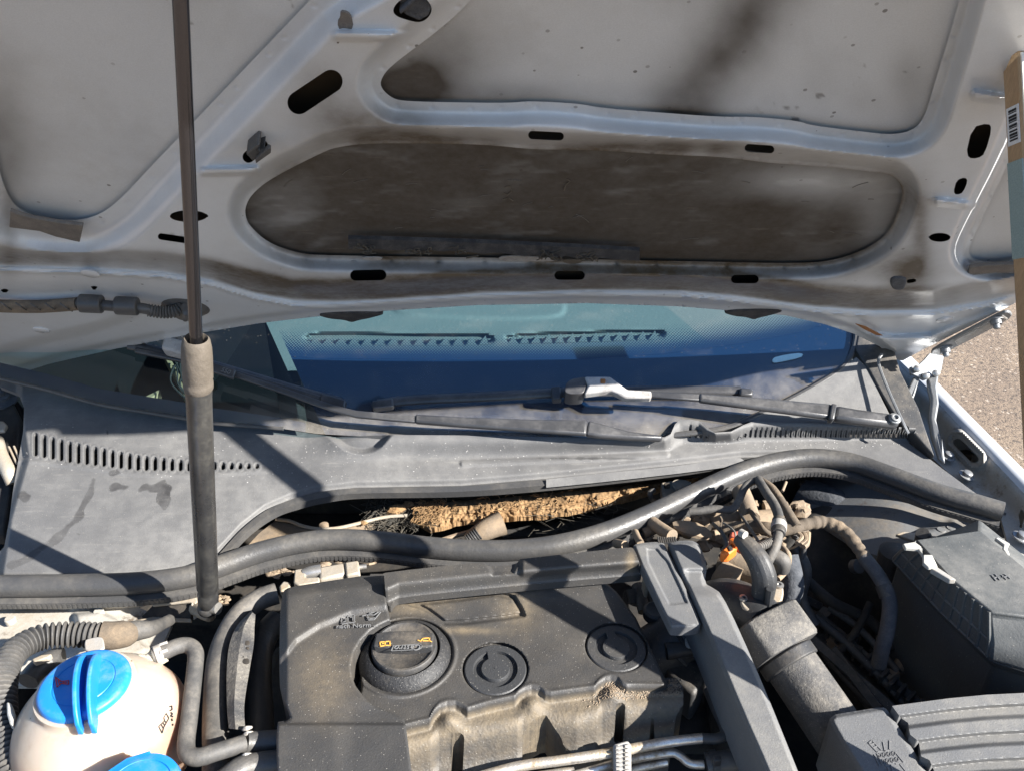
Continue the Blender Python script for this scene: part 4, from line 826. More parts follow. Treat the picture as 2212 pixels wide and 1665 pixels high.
for i in range(24):
    c = Z(478+random.uniform(-25, 14), 1292+random.uniform(-8, 14), -.085); mb.ball(c, random.uniform(.001, .0035), (1.4, 1, .6), 8, .2)
mb.build('dirt_clumps', 'dirt_metal', lb)['kind'] = 'stuff'

# insulation roll in the scuttle
ins = thing('insulation_roll', 'torn tan foam insulation lying in the scuttle behind the seal', 'insulation')
def wav(X, Y, a=1.0):
    r_ = np.zeros_like(X)
    for i, (fx_, fy_, p) in enumerate(((.05, .07, 0), (.11, -.09, 1), (.21, .17, 2), (.37, -.31, 3), (.6, .5, 4), (.9, -.8, 5))): r_ += np.sin(X*fx_+Y*fy_+p+2*np.sin(Y*.05*(i+1)+X*.013*(i+2)))/(1+i*.55)
    return r_*a
IU = [(906, 1089), (980, 1082), (1093, 1073), (1180, 1063), (1261, 1054), (1350, 1045), (1444, 1034), (1500, 1030)]; IL = [(906, 1128), (930, 1143), (960, 1138), (985, 1126), (1089, 1119), (1170, 1113), (1230, 1104), (1310, 1088), (1386, 1068), (1470, 1042), (1500, 1034)]
def ins_cut(X, Y): return np.minimum(np.minimum(Y-yat(IU, X), yat(IL, X)-Y), X-905)+3.5*fbm(X, Y, 30, 4)
def ins_h(X, Y):
    u = (Y-yat(IU, X))/np.maximum(yat(IL, X)-yat(IU, X), 4); return .012*np.sqrt(np.clip(u*(1.08-u)*4, 0, 1))+.005*fbm(X, Y, 34, 5, 3)-.003*S((u-.6)/.08)+.004*np.abs(fbm(X, Y, 12, 3, 8))
field('foam', Hz(-.09), (890, 1510, 1025, 1150), 1.7, ins_h, ins_cut, 'foam_tan', ins, skirt=.006)
mb = MB()
for i in range(170):
    x = random.choice((random.uniform(902, 960), random.uniform(902, 940), random.uniform(905, 1250))); y = yat(IU, np.array([x]))[0]+random.uniform(0, 40); P0 = Z(x, y, -.074)
    a = random.uniform(0, 6.28); P = [P0+np.array((math.cos(a+k*.9)*.0035*k, math.sin(a+k*.9)*.0035*k, random.uniform(0, .004))) for k in range(4)]; mb.tube(P, .00045, 4, False, 3)
mb.build('frayed_fibres', 'foam_tan', ins)['kind'] = 'stuff'
fz = thing('fluff_nest', 'dark clump of tangled fibres left of the tan insulation', 'debris')
mb = MB()
for i in range(170):
    P0 = Z(random.gauss(845, 32), random.gauss(1112, 20), -.085); P = [P0+np.array((random.gauss(0, .008), random.gauss(0, .008), random.gauss(0, .005))) for k in range(4)]; mb.tube(P, .0004, 4, False, 3)
mb.build('fibres', 'fluff', fz)['kind'] = 'stuff'
mb = MB()
for c, r_ in (((858, 1098), .009), ((850, 1104), .007), ((785, 1128), .004), ((880, 1090), .006)): mb.ball(Z(*c, -.078), r_, (1.3, .9, .7), 12, .25)
mb.build('foam_lumps', 'foam_tan', fz)['kind'] = 'stuff'
# scuttle bracket with wavy edge
sb = thing('scuttle_bracket', 'speckled metal bracket with a wavy raised edge under the cowl curve', 'bracket')
we = [(596, 1120), (625, 1124), (655, 1135), (690, 1141), (730, 1139), (775, 1129), (830, 1116), (880, 1112)]
field('plate', Hz(-.085), (470, 860, 1115, 1225), 4, lambda X, Y: .004*np.sin(X*.02)+X*0, lambda X, Y: np.minimum(poly_sdf(X, Y, [(500, 1215), (560, 1150), (596, 1122), (655, 1137), (690, 1143), (735, 1141), (800, 1128), (812, 1134), (760, 1165), (780, 1170), (700, 1190), (560, 1215)]), np.hypot((X-705)/9, (Y-1151)/4)*4-4), 'dirt_metal', sb, skirt=.003)
MB().tube([Z(x, y, -.078) for x, y in we], .0022, 8).build('rolled_edge', 'alu_dirty', sb)
MB().lathe(Z(700, 1136, -.079), [(.006, 0), (.006, .003), (.003, .004), (0, .004)], 12).build('stud', 'dirt_metal', sb)
sc1 = thing('scuttle_connector', 'beige dusty plastic connector at the right end of the scuttle', 'connector')
slab(Hz(-.06), [(1428, 1040), (1458, 1036), (1462, 1066), (1432, 1072)], .0, .02, 'housing', 'alu_dirty', sc1, .002)
slab(Hz(-.056), chaikin([(1456, 1036), (1476, 1032), (1500, 1042), (1478, 1058), (1460, 1064)], 1), 0, .02, 'cover', 'alu_dirty', sc1, .002)
MB().lathe(Z(1470, 1048, -.055), [(.011, 0), (.011, .002), (.009, .002), (0, .0022)], 24).build('lid', 'alu_dirty', sc1)
slab(Hz(-.054), [(1434, 1042), (1446, 1040), (1448, 1048), (1436, 1050)], 0, .004, 'latch', 'dark_bay', sc1, .0008)
MB().tube([Z(1412, 1058, -.065), Z(1404, 1064, -.06), Z(1408, 1076, -.07), Z(1416, 1082, -.09)], .0035, 8).build('cable', 'rubber', sc1)
wi = thing('scuttle_pivot', 'rusty dirt-caked wiper linkage pivot under the insulation', 'wiper linkage')
MB().tube([Z(1010, 1165, -.1), Z(1045, 1145, -.09), Z(1085, 1128, -.085)], [.008, .013, .016], 12).build('pivot_housing', 'dirt_metal', wi)
MB().corr([Z(1012, 1166, -.095), Z(1034, 1150, -.088)], .009, .003, .0015, 14).build('bellows', 'rubber', wi)
MB().tube([Z(955, 1165, -.1), Z(1010, 1148, -.098), Z(1060, 1135, -.095)], .003, 6).build('link_rod', 'dirt_metal', wi)
MB().tube([Z(1085, 1150, -.15), Z(1180, 1145, -.15), Z(1300, 1120, -.15)], .011, 10).build('linkage_tube', 'dark_bay', wi)
cobw = MB()
for i in range(60):
    P0 = Z(random.uniform(1150, 1340), random.uniform(1085, 1150), -.08); cobw.tube([P0, P0+np.array((random.gauss(0, .02), random.gauss(0, .008), random.gauss(0, .005)))], .0003, 4, False, 1)
o = cobw.build('cobweb', 'fluff', wi); o['kind'] = 'stuff'
# vacuum solenoid valve
sv = thing('solenoid_valve', 'beige dusty solenoid valve between the seal and the engine cover', 'valve')
VZ = Hz(-.03)
slab(VZ, [(688, 1222), (745, 1212), (748, 1238), (690, 1250)], 0, .02, 'body', 'alu_dirty', sv, .003)
slab(VZ, [(744, 1212), (774, 1208), (778, 1235), (748, 1241)], .002, .022, 'end_cap', 'alu_dirty', sv, .002)
slab(VZ, [(636, 1228), (690, 1220), (692, 1228), (660, 1234), (660, 1246), (690, 1244), (690, 1256), (645, 1262), (634, 1256)], .001, .018, 'bracket', 'alu_dirty', sv, .0015)
MB().tube([Z(654, 1240, -.034), Z(672, 1236, -.034), Z(694, 1232, -.034)], [.006, .0075, .0075], 14, True, 3).build('port', 'steel', sv)
MB().tube([Z(775, 1224, -.036), Z(792, 1222, -.036)], .0028, 10, True, 2).build('pin', 'steel', sv)
slab(Hz(-.035), [(602, 1264), (612, 1252), (628, 1256), (626, 1268), (606, 1276)], 0, .01, 'tab', 'alu_dirty', sv, .002)
wl2 = thing('wiring_remnants', 'clumps of dirty torn insulation hanging under the rubber seal', 'debris')
mb = MB()
for (x, y, n_) in ((600, 1232, 26), (680, 1208, 14), (740, 1198, 14), (840, 1198, 10), (1330, 1170, 8)):
    for i in range(n_): mb.ball(Z(x+random.gauss(0, 16), y+random.gauss(0, 6), -.06), random.uniform(.0015, .0045), (1.5, 1, .7), 8, .3)
mb.build('clumps', 'dirt_metal', wl2)['kind'] = 'stuff'

# ================================================================== ENGINE COVER
ec = thing('engine_cover', 'black dusty plastic engine cover with round caps and stepped front', 'engine cover')
RID = [(870, 1566), (878, 1564), (928, 1552), (938, 1532), (950, 1519), (966, 1513), (985, 1513), (999, 1520), (1010, 1528), (1053, 1515), (1112, 1502), (1122, 1490), (1134, 1482), (1149, 1478), (1166, 1481), (1178, 1491), (1190, 1494), (1284, 1482), (1294, 1470), (1306, 1461), (1320, 1457), (1334, 1459), (1344, 1470), (1354, 1477), (1435, 1479), (1500, 1480)]
SHF = [(870, 1592), (884, 1589), (930, 1580), (948, 1564), (973, 1558), (1001, 1564), (1060, 1553), (1118, 1543), (1130, 1535), (1175, 1532), (1245, 1535), (1290, 1524), (1300, 1513), (1330, 1508), (1353, 1514), (1455, 1501), (1500, 1500)]
MNP = [(800, 1238), (1283, 1236), (1300, 1250), (1332, 1277), (1374, 1333), (1437, 1466), (1440, 1462), (1462, 1464), (1476, 1484), (1476, 1520), (1460, 1545), (1454, 1592), (1380, 1604), (1310, 1620), (1200, 1642), (1100, 1668), (900, 1720), (780, 1720), (780, 1300)]
MHO = [caps((990, 1594), (984, 1720), 13), caps((1341, 1526), (1336, 1596), 10), ('p', [(1408, 1542), (1412, 1542), (1414, 1600), (1402, 1600)]),
       ('p', chaikin([(1128, 1612), (1130, 1580), (1148, 1556), (1178, 1540), (1186, 1552), (1198, 1572), (1212, 1590), (1218, 1612), (1236, 1622), (1236, 1660), (1128, 1672)], 1))]  # last outline shapes the bracket's shadow as a hole in the cover
DISC = [(1070, 1442, .0275), (1331, 1396, .0268)]; OCX = (875, 1412)
M0 = Hz(0)
dw = [(M0.at(x, y), r_) for x, y, r_ in DISC]; oc = M0.at(*OCX)
def main_h(X, Y):
    rd = yat(RID, X); sh = yat(SHF, X)
    h = -.0105*S((Y-rd)/26)-.030*S((Y-sh)/110)
    for cx, cy in ((970, 1548), (1150, 1514), (1324, 1491)): h += .0075*ga(X, Y, cx, cy, 26, 24)
    h += .0012*S(1-np.abs(Y-rd+3)/6)                                         # rounded lip on the ridge
    right = poly_sdf(X, Y, [(780, 1200), (1283, 1236), (1300, 1250), (1332, 1277), (1374, 1333), (1437, 1466), (1437, 1480), (780, 1720)])
    h -= .010*S((4-right)/10)*S((1500-Y)/20)
    # plate recess with its frame behind the oil cap
    rec = chaikin([(852, 1296), (960, 1290), (1104, 1268), (1140, 1326), (1130, 1334), (962, 1354), (945, 1340), (915, 1318), (880, 1308)], 1)
    ds = poly_sdf(X, Y, rec); h -= .0045*S(ds/5)-.0030*S((ds-9)/5)
    P = plane_xy(X, Y)
    for c, r_ in dw:
        d = np.hypot(P[0]-c[0], P[1]-c[1]); h = h-.0055*S((r_+.0022-d)/.0016)
    d = np.hypot(P[0]-oc[0], P[1]-oc[1]); h = h-.004*S((.043-d)/.003)+.0015*S(1-np.abs(d-.045)/.003)
    h += .0004*np.sin(X*.05+Y*.03)*np.sin(Y*.041)
    if X.size > 50: h = h+rng.normal(0, .00012, X.shape)*S((Y-rd-8)/14)
    return h
def plane_xy(X, Y): P = M0.at(X, Y); return P[..., 0], P[..., 1]
def main_dust(X, Y):
    rd = yat(RID, X); sh = yat(SHF, X); f = S((Y-rd-6)/14)*(1-.6*S((Y-sh-8)/60))
    f = f*.46+.4*ga(X, Y, 900, 1312, 60, 16)+.55*ga(X, Y, 1000, 1360, 60, 8)+.35*ga(X, Y, 1120, 1300, 40, 60)+.35*ga(X, Y, 960, 1280, 90, 20)+.07
    return np.clip(f, 0, 1)
field('main_cover', M0, (778, 1480, 1232, 1720), 2.3, main_h, lambda X, Y: holes(X, Y, poly_sdf(X, Y, MNP), MHO), 'cover_plastic', ec, skirt=.05, attrs={'dust': main_dust}, angle=55)
# left cover
L0 = Hz(.02)
LP = chaikin([(610, 1282), (616, 1270), (640, 1264), (829, 1235), (832, 1262), (834, 1290), (836, 1304), (843, 1338)], 1, False)+[np.array(p) for p in [(835, 1341), (818, 1349), (799, 1361), (779, 1382), (765, 1406), (758, 1438), (761, 1462), (768, 1480), (789, 1508), (808, 1523)]]+chaikin([(830, 1531), (862, 1545), (874, 1552), (878, 1575), (896, 1720), (600, 1720), (596, 1558), (612, 1556), (625, 1553), (628, 1546), (605, 1500), (603, 1431), (605, 1326)], 1, False)
ARC = [(520, 1470), (605, 1418), (640, 1372), (690, 1340), (760, 1312), (850, 1296), (1000, 1280)]
def left_h(X, Y):
    e = poly_sdf(X, Y, LP); up_ = (1238+(829-X)*.13)
    h = -.008*(1-S((Y-up_+6)/30))-.006*(1-S(np.maximum(X-604, 0)/20))*(Y < 1556)
    h -= .0045*S((Y-yat(ARC, X))/22)*(1-S((Y-1545)/10)*.0)
    h += .004*S((Y-1558)/8)*S((X-590)/10); h -= .002*S((X-715)/50)*S((Y-1500)/40)
    return h-.0015*(1-S(e/4))+.0003*np.sin(X*.06)*np.sin(Y*.05)
field('left_cover', L0, (590, 900, 1230, 1720), 2.3, left_h, lambda X, Y: poly_sdf(X, Y, LP), 'cover_plastic', ec, skirt=.04, attrs={'dust': lambda X, Y: .04+.3*ga(X, Y, 700, 1460, 60, 90)})
# rear bar
RB = chaikin([(829, 1236), (900, 1227), (1040, 1213)], 1, False)+chaikin([(1046, 1213), (1056, 1223), (1114, 1218), (1124, 1206)], 1, False)+chaikin([(1250, 1192), (1360, 1180), (1370, 1183), (1386, 1226), (1386, 1238), (1380, 1241), (1240, 1252), (1037, 1271), (862, 1289), (848, 1297), (846, 1308), (838, 1308), (834, 1290)], 1, False)
def bar_h(X, Y):
    fe = yat([(838, 1300), (862, 1289), (1037, 1271), (1240, 1252), (1390, 1240)], X); h = -.016*S((Y-fe+36)/40)
    return h+.004*S((X-1120)/12)*S((fe-Y-14)/14)-.004*S(poly_sdf(X, Y, [(1040, 1205), (1128, 1200), (1112, 1240), (1062, 1244)])/10)
field('rear_bar', Hz(.03), (820, 1395, 1175, 1312), 2.2, bar_h, lambda X, Y: poly_sdf(X, Y, RB), 'cover_plastic', ec, skirt=.008, attrs={'dust': lambda X, Y: .06+.8*ga(X, Y, 1362, 1215, 10, 22)})
# round caps pressed into the cover, each with a keyhole groove
for (c, r_), rot_ in zip(dw, (R(100), R(100))):
    k = MB().lathe(c, [(r_, -.006), (r_, -.0015), (r_-.001, -.0005), (r_*.74, -.0005), (r_*.72, -.0005)], 64, ends=False).build('round_cap', 'cover_plastic', ec)
    MB().lathe(c, [(r_*.72, -.0005), (r_*.70, -.0035), (r_*.47, -.0035), (r_*.45, -.0005), (r_*.44, 0), (0, 0.0002)], 64, ends=False).build('cap_centre', 'cover_plastic', k)
    d = np.array((math.cos(rot_), math.sin(rot_), 0)); e = np.array((-d[1], d[0], 0))
    MB().prism([c+d*r_*.40+e*.0045, c+d*r_*.74+e*.0045, c+d*r_*.74-e*.0035, c+d*r_*.40-e*.0045], (0, 0, -.004)).build('key_bridge', 'cover_plastic', k, .0003)
    MB().lathe(c, [(.0008, .0001), (.0008, .0006), (0, .0006)], 8).build('centre_dimple', 'cover_plastic', k)
# embossed signs
n_ = np.array((0, 0, 1.))
LS = Hz(.0176)
strokes(LS, [[(737, 1330), (766, 1325)], [(737, 1330), (739, 1346), (752, 1343), (766, 1342), (766, 1325)], [(751, 1327), (752, 1343)], [(742, 1334), (747, 1333), (747, 1340), (742, 1341)], [(757, 1331), (762, 1330), (762, 1337)]], .0004, 1.5, 'emboss', ec, 'book_symbol')
strokes(LS, [[(783, 1328), (792, 1326), (798, 1334), (812, 1332), (822, 1320), (818, 1319), (808, 1326), (794, 1326)], [(797, 1322), (808, 1320)], [(800, 1326), (801, 1320)], [(794, 1331), (796, 1337), (808, 1336), (812, 1332)]], .0004, 1.5, 'emboss', ec, 'oil_can_symbol')
text('nach Norm ...', Z(772, 1350, .0178), (1, .06, 0), n_, .0068, 'emboss', ec)
# oil filler cap
of = thing('oil_filler_cap', 'black ribbed oil filler cap with orange symbols on its grip', 'oil cap')
ob = oc+np.array((0, 0, -.002))
MB().lathe(ob, [(.042, -.008), (.0415, .0), (.039, .005), (.0345, .009), (.0320, .0105), (.031, .008), (.031, .0)], 72).build('collar', 'collar_plastic', of)
MB().lathe(ob, [(.0292, .002), (.0292, .0125), (.028, .014), (.0262, .0142), (.0235, .012), (0, .0112)], 72).build('cap_disc', 'black_plastic', of)
gr = []
for i in range(13):
    a = -1+2*i/12; gr.append((a*.0262, .0105*math.sqrt(1-.45*a*a)))
gp = [ob+np.array((x, y+.001, .020)) for x, y in gr]+[ob+np.array((x, -y*.7-.001, .020)) for x, y in gr[::-1]]
grip = MB().prism(gp, (0, 0, -.010)).build('grip', 'black_plastic', of, .0016, seg=3)
OG = Hz(ob[2]+.0202)
pc = lambda x, y: tuple(p for p in (x, y))
strokes(OG, [[(821, 1385), (822, 1394), (832, 1392), (843, 1392), (842, 1383), (832, 1384), (821, 1385)], [(832, 1384), (832, 1392)], [(826, 1388), (829, 1388)]], .0006, 2.2, 'print_orange', grip, 'book_symbol', .0004)
strokes(OG, [[(903, 1381), (908, 1383), (914, 1377), (928, 1376), (927, 1382), (932, 1384)], [(914, 1382), (927, 1382)]], .0006, 2.2, 'print_orange', grip, 'oil_can_symbol', .0004)
strokes(OG, [[(846, 1404), (850, 1393), (906, 1389), (912, 1392), (910, 1398), (904, 1401), (846, 1404)]], .0006, 1.2, 'emboss', grip, 'lettering_frame', .0004)
text('Castrol', OG.at(879, 1397, .0006), (-1, -.03, 0), n_, .0085, 'emboss', grip, 'lettering', .0004, .25)
strokes(Hz(ob[2]+.0065), [[(951, 1374), (954, 1377), (950, 1378), (951, 1374)]], .0012, 2, 'print_orange', of, 'position_mark', .0005)
# bracket ring and small parts at the shadow-shaped hole in the front face
bk = thing('lifting_eye', 'dirty metal eyelet bracket on the front of the engine', 'bracket')
MB().lathe(Z(1236, 1567, -.026), [(.0042, -.006), (.0088, -.006), (.0095, -.002), (.009, 0), (.0048, .001), (.0042, -.002)], 28, (0, -.25, 1)).build('eyelet', 'dirt_metal', bk)
MB().prism([Z(1178, 1540, -.03), Z(1225, 1536, -.03), Z(1222, 1552, -.03), Z(1200, 1566, -.03)], (0, 0, -.004)).build('tab', 'dirt_metal', bk, .0008)
MB().prism([Z(1240, 1575, -.03), Z(1260, 1560, -.03), Z(1292, 1530, -.032), Z(1296, 1600, -.05), Z(1258, 1625, -.055), Z(1250, 1600, -.04)], (0, 0, -.01)).build('web', 'cover_plastic', bk, .002)
MB().prism([Z(1194, 1608, -.05), Z(1238, 1606, -.05), Z(1236, 1630, -.052), Z(1215, 1636, -.054), Z(1194, 1622, -.052)], (0, 0, -.012)).build('lug', 'dirt_metal', bk, .002)
# loose soil on the shelf
sl2 = thing('soil_grains', 'brown soil and grit heaped on the ledge of the engine cover', 'soil')
mb = MB()
for i in range(900):
    x = random.choice((random.uniform(1290, 1460), random.uniform(1240, 1470), random.gauss(1330, 16), random.gauss(1455, 8))); rd = yat(RID, np.array([x]))[0]; sh = yat(SHF, np.array([x]))[0]
    y = random.uniform(rd+14, sh-2) if x < 1440 else random.uniform(1466, 1500)
    h = float(main_h(np.array([[x]]), np.array([[y]]))[0, 0]) if i % 1 == 0 else -.01
    P = M0.at(x, y, h); r_ = random.uniform(.0003, .0011); a = random.uniform(0, 3)
    mb.add([P+np.array(v)*r_ for v in ((1, 0, 0), (-.5, .9, 0), (-.5, -.9, .1), (0, 0, 1.1))], [(0, 1, 3), (1, 2, 3), (2, 0, 3)])
mb.build('grains', 'dirt_metal', sl2, smooth=False)['kind'] = 'stuff'
sl2['kind'] = 'stuff'

# ================================================================== RIGHT RAIL (air duct cover)
rl = thing('air_duct_cover', 'smooth grey plastic air duct cover running down to the right of the engine', 'duct cover')
R0 = Hz(.03)
P1 = chaikin([(1365, 1178), (1378, 1172), (1426, 1168), (1437, 1174), (1516, 1345), (1508, 1352), (1453, 1355), (1446, 1348)], 1)
INS = chaikin([(1384, 1183), (1431, 1182), (1487, 1300), (1482, 1303), (1447, 1306), (1443, 1303)], 1)
field('flat_plate', R0, (1355, 1525, 1160, 1362), 2.2, lambda X, Y: -.0018*S(poly_sdf(X, Y, INS)/3)-.002*(1-S(poly_sdf(X, Y, P1)/5))-.006*S((Y-1335)/20)*0, lambda X, Y: poly_sdf(X, Y, P1), 'rail_plastic', rl, skirt=.01)
P2 = chaikin([(1441, 1176), (1448, 1168), (1493, 1165), (1508, 1171), (1514, 1182), (1528, 1222), (1521, 1258), (1540, 1268), (1558, 1280), (1598, 1361), (1654, 1491), (1724, 1665), (1750, 1730), (1680, 1730), (1655, 1665), (1595, 1530), (1539, 1393), (1517, 1342)], 1)
field('duct', Hz(.034), (1430, 1755, 1160, 1730), 2.6, lambda X, Y: -.006*(1-S(poly_sdf(X, Y, P2)/9))-.004*S((Y-1225)/10)*S((1290-Y)/30)*S((X-1470)/20), lambda X, Y: poly_sdf(X, Y, P2), 'rail_plastic', rl, skirt=.05, angle=70)
for i in range(9): MB().tube([Z(1421+i*4.6, 1160-abs(4-i)*.3, .026), Z(1424+i*4.6, 1172, .028)], .0011, 6, True, 1).build('rib', 'black_plastic', rl)
for i in range(6): MB().tube([Z(1496+i*4.5, 1172+i*6, .020), Z(1505+i*4, 1180+i*7, .024), Z(1507+i*4, 1196+i*6, .012)], .0012, 6, True, 2).build('rib', 'black_plastic', rl)
MB().prism([Z(1520, 1352, .02), Z(1528, 1375, .02), Z(1524, 1376, .02), Z(1514, 1354, .02)], (0, 0, -.02)).build('catch', 'rail_plastic', rl, .001)

# ================================================================== LEFT: COOLANT TANK, CAPS, HOSES
tk = thing('coolant_tank', 'translucent pinkish plastic coolant expansion tank, ball shaped', 'coolant tank')
cc = Z(183, 1478, .055); tc = cc+np.array((0, 0, -.066)); TR = .069
prof = [(0, -.066), (.03, -.062), (.052, -.047), (.0655, -.022), (.0685, -.004), (.0695, -.0035), (.0695, .0), (.0685, .0005), (.066, .019), (.058, .037), (.047, .050), (.039, .0565), (.0365, .058), (.0365, .064)]
MB().lathe(tc, prof, 72).build('vessel', 'tank_shell', tk, angle=60)
nb = Z(303, 1432, .028); nd = Z(330, 1416, .03)-nb; nd /= np.linalg.norm(nd)
MB().lathe(nb-nd*.014+np.array((0, 0, -.004)), [(.0115, 0), (.0118, .012), (.0105, .018), (.0075, .021), (.0075, .034)], 28, nd).build('hose_neck', 'nipple_plastic', tk)
MB().ball(nb+np.array((-.002, -.006, -.006)), .0125, (1, 1, .9), 20).build('neck_bulb', 'nipple_plastic', tk)
def tank_pt(px, py):                                       # where the line of sight meets the ball of the tank
    d = ray(px, py); o_ = CAM-tc; a = d@d; b = 2*d@o_; c_ = o_@o_-(TR*.985)**2; t_ = (-b-math.sqrt(max(b*b-4*a*c_, 0)))/(2*a); return CAM+d*t_
def tank_strokes(L, wpx, name):
    mb = MB()
    for pl in L:
        P = [tank_pt(*p) for p in pl]
        for a, b in zip(P[:-1], P[1:]):
            nn = (a-tc)/np.linalg.norm(a-tc); t = b-a; l_ = np.linalg.norm(t); t = t/l_; u = np.cross(nn, t)*wpx*.00036/2
            mb.prism([a-u+nn*.0012, b-u+nn*.0012, b+u+nn*.0012, a+u+nn*.0012], -nn*.0018)
    return mb.build(name, 'print_black', tk, smooth=False)
tank_strokes([[(341, 1568), (354, 1556), (352, 1549), (357, 1540), (363, 1550), (352, 1570), (349, 1582), (341, 1568)], [(346, 1563), (352, 1573)], [(350, 1560), (355, 1566)], [(354, 1556), (358, 1560)]], 1.6, 'book_symbol')
tank_strokes([[(364, 1526), (369, 1524), (370, 1532), (365, 1534)], [(367, 1538), (371, 1541), (367, 1545), (372, 1547)], [(369, 1551), (371, 1556)], [(371, 1562), (372, 1566)]], 2.4, 'print_marks')
ck = MB().lathe(cc, [(r_*1.085, h_) for r_, h_ in ((.0302, -.012), (.0309, -.009), (.0309, .001), (.0298, .0032), (.0276, .0042), (.0213, .0040), (.0209, .0034), (.0203, .0034), (.0199, .0040), (0, .0042))], 80).build('screw_cap', 'blue_cap', tk, angle=50)
ck['label'] = 'bright blue screw cap with two raised fins'
for xa, ya, xb, yb in ((176, 1397, 159, 1549), (207, 1394, 189, 1547)):
    rings = []
    for k in range(13):
        f = k/12; z_ = .052+.026*math.sin(math.pi*min(max(f*.94+.03, 0), 1))**.45; 
        pz = .0575; P = Z(xa+(xb-xa)*f, ya+(yb-ya)*f, pz+.012); w_ = .0023
        P = np.array((P[0], P[1], 0)); rings.append([P+np.array((-w_, 0, .050)), P+np.array((w_, 0, .050)), P+np.array((w_*.75, 0, z_)), P+np.array((-w_*.75, 0, z_))])
    MB().loft(rings).build('fin', 'blue_cap', ck, .001)
CCp = Hz(cc[2]+.0047)
strokes(CCp, [[(120, 1461), (123, 1482), (132, 1474), (148, 1476), (148, 1468), (132, 1470), (120, 1461)], [(126, 1468), (128, 1476)], [(136, 1472), (144, 1472)]], .0003, 2, 'print_red', ck, 'warning_symbol', .0003)
wc = thing('washer_reservoir', 'washer fluid filler neck with blue lid cut off by the bottom edge', 'filler neck')
w0 = Z(298, 1702, .05)
MB().lathe(w0, [(.028, -.012), (.0285, -.004), (.0275, 0), (.022, .001), (.0215, .0002), (.021, .001), (0, .0012)], 64).build('lid', 'blue_cap', wc)
MB().prism([w0+np.array((-.029, .012, 0)), w0+np.array((-.018, .024, 0)), w0+np.array((-.003, .030, 0)), w0+np.array((-.003, .02, 0)), w0+np.array((-.02, .01, 0))], (0, 0, -.005)).build('lift_tab', 'blue_cap', wc, .001)
MB().lathe(w0+np.array((0, 0, -.05)), [(.024, -.12), (.024, .042)], 32).build('filler_neck', 'black_plastic', wc)
# corrugated loom sleeve sweeping round the tank
lm = thing('corrugated_loom', 'grey corrugated cable sleeve sweeping round the blue-capped tank', 'cable sleeve')
cpz = [(30, 1690, .0), (22, 1640, .005), (10, 1580, .01), (4, 1528, .015), (5, 1478, .018), (15, 1434, .018), (38, 1401, .016), (74, 1380, .012), (112, 1371, .008), (161, 1369, .004), (222, 1371, .0)]
MB().corr([Z(*p) for p in cpz], .0118, .0048, .0038, 22, 14, 7).build('sleeve', 'hose_rubber', lm)
MB().tube([Z(220, 1371, .0), Z(245, 1371, -.002), Z(270, 1367, -.004), Z(276, 1364, -.005)], [.0128, .0128, .0125, .011], 20, True, 4).build('taped_joint', 'cloth_tape', lm)
MB().tube([Z(272, 1366, -.005), Z(298, 1360, -.008), Z(325, 1357, -.014), Z(350, 1346, -.03), Z(366, 1338, -.05)], [.010, .0095, .0075, .006, .006], 16).build('branch_hose', 'hose_rubber', lm)
slab(Hz(.012), chaikin([(181, 1382), (190, 1377), (218, 1372), (224, 1380), (226, 1402), (184, 1408)], 1), 0, .003, 'holder_tab', 'grey_clip', lm, .001)
MB().prism([Z(13, 1512, .03), Z(24, 1516, .03), Z(31, 1540, .03), Z(28, 1566, .03), Z(20, 1560, .03), Z(14, 1540, .03)], (0, 0, -.008)).build('cable_clip', 'white_clip', lm, .002)
MB().prism([Z(68, 1422, -.0), Z(90, 1412, 0), Z(112, 1410, 0), Z(104, 1418, 0), Z(74, 1428, 0)], (0, 0, -.006)).build('cable_clip', 'alu_dirty', lm, .001)
MB().tube([Z(60, 1470, -.02), Z(80, 1446, -.02), Z(112, 1424, -.02), Z(136, 1418, -.02)], .0095, 14).build('drain_hose', 'rubber', lm)
# overflow hose
oh = thing('overflow_hose', 'thin grey rubber hose bending down from the coolant tank neck', 'hose')
ohp = [(330, 1417, .030), (356, 1406, .030), (384, 1394, .028), (408, 1393, .026), (422, 1408, .024), (421, 1440, .022), (415, 1495, .018), (408, 1555, .014), (402, 1602, .012), (406, 1626, .012), (428, 1634, .012), (470, 1622, .010), (528, 1604, .004)]
MB().tube([Z(*p) for p in ohp], .0068, 18, True, 8).build('hose', 'hose_rubber', oh)
cl_ = MB().tube([Z(334, 1415, .030), Z(350, 1408, .030)], .0082, 20, True, 3).build('spring_clamp', 'grey_clip', oh, .0008)
for s_ in (-1, 1): MB().tube([Z(345, 1400+s_*8, .036), Z(362, 1394+s_*8, .036)], .0016, 8, True, 2).build('clamp_ear', 'grey_clip', cl_)
# ducts left of the engine cover
dl = thing('coolant_duct', 'curved plastic coolant pipe with flat flange left of the engine cover', 'coolant pipe')
c1 = [(598, 1280, -.016), (560, 1294, -.016), (520, 1324, -.016), (490, 1372, -.016), (472, 1430, -.016), (466, 1520, -.016), (466, 1620, -.016), (468, 1720, -.016)]
MB().tube([Z(*p) for p in c1], .0108, 18, True, 6).build('outer_pipe', 'hose_rubber', dl)
ci = catmull([(544, 1316), (512, 1350), (496, 1390), (490, 1440), (490, 1520), (494, 1572)], 8); co = catmull([(552, 1326), (550, 1350), (548, 1392), (540, 1440), (528, 1520), (530, 1575)], 8)
cm = [(.5*(a[0]+b[0])-3, .5*(a[1]+b[1])) for a, b in zip(ci, co)]
MB().loft([[Z(x, y, -.05) for x, y in ci], [Z(x, y, .0) for x, y in ci], [Z(x, y, .004) for x, y in cm], [Z(x, y, -.001) for x, y in co], [Z(x, y, -.05) for x, y in co]], False, False).build('flange', 'fuzzy_plastic', dl)
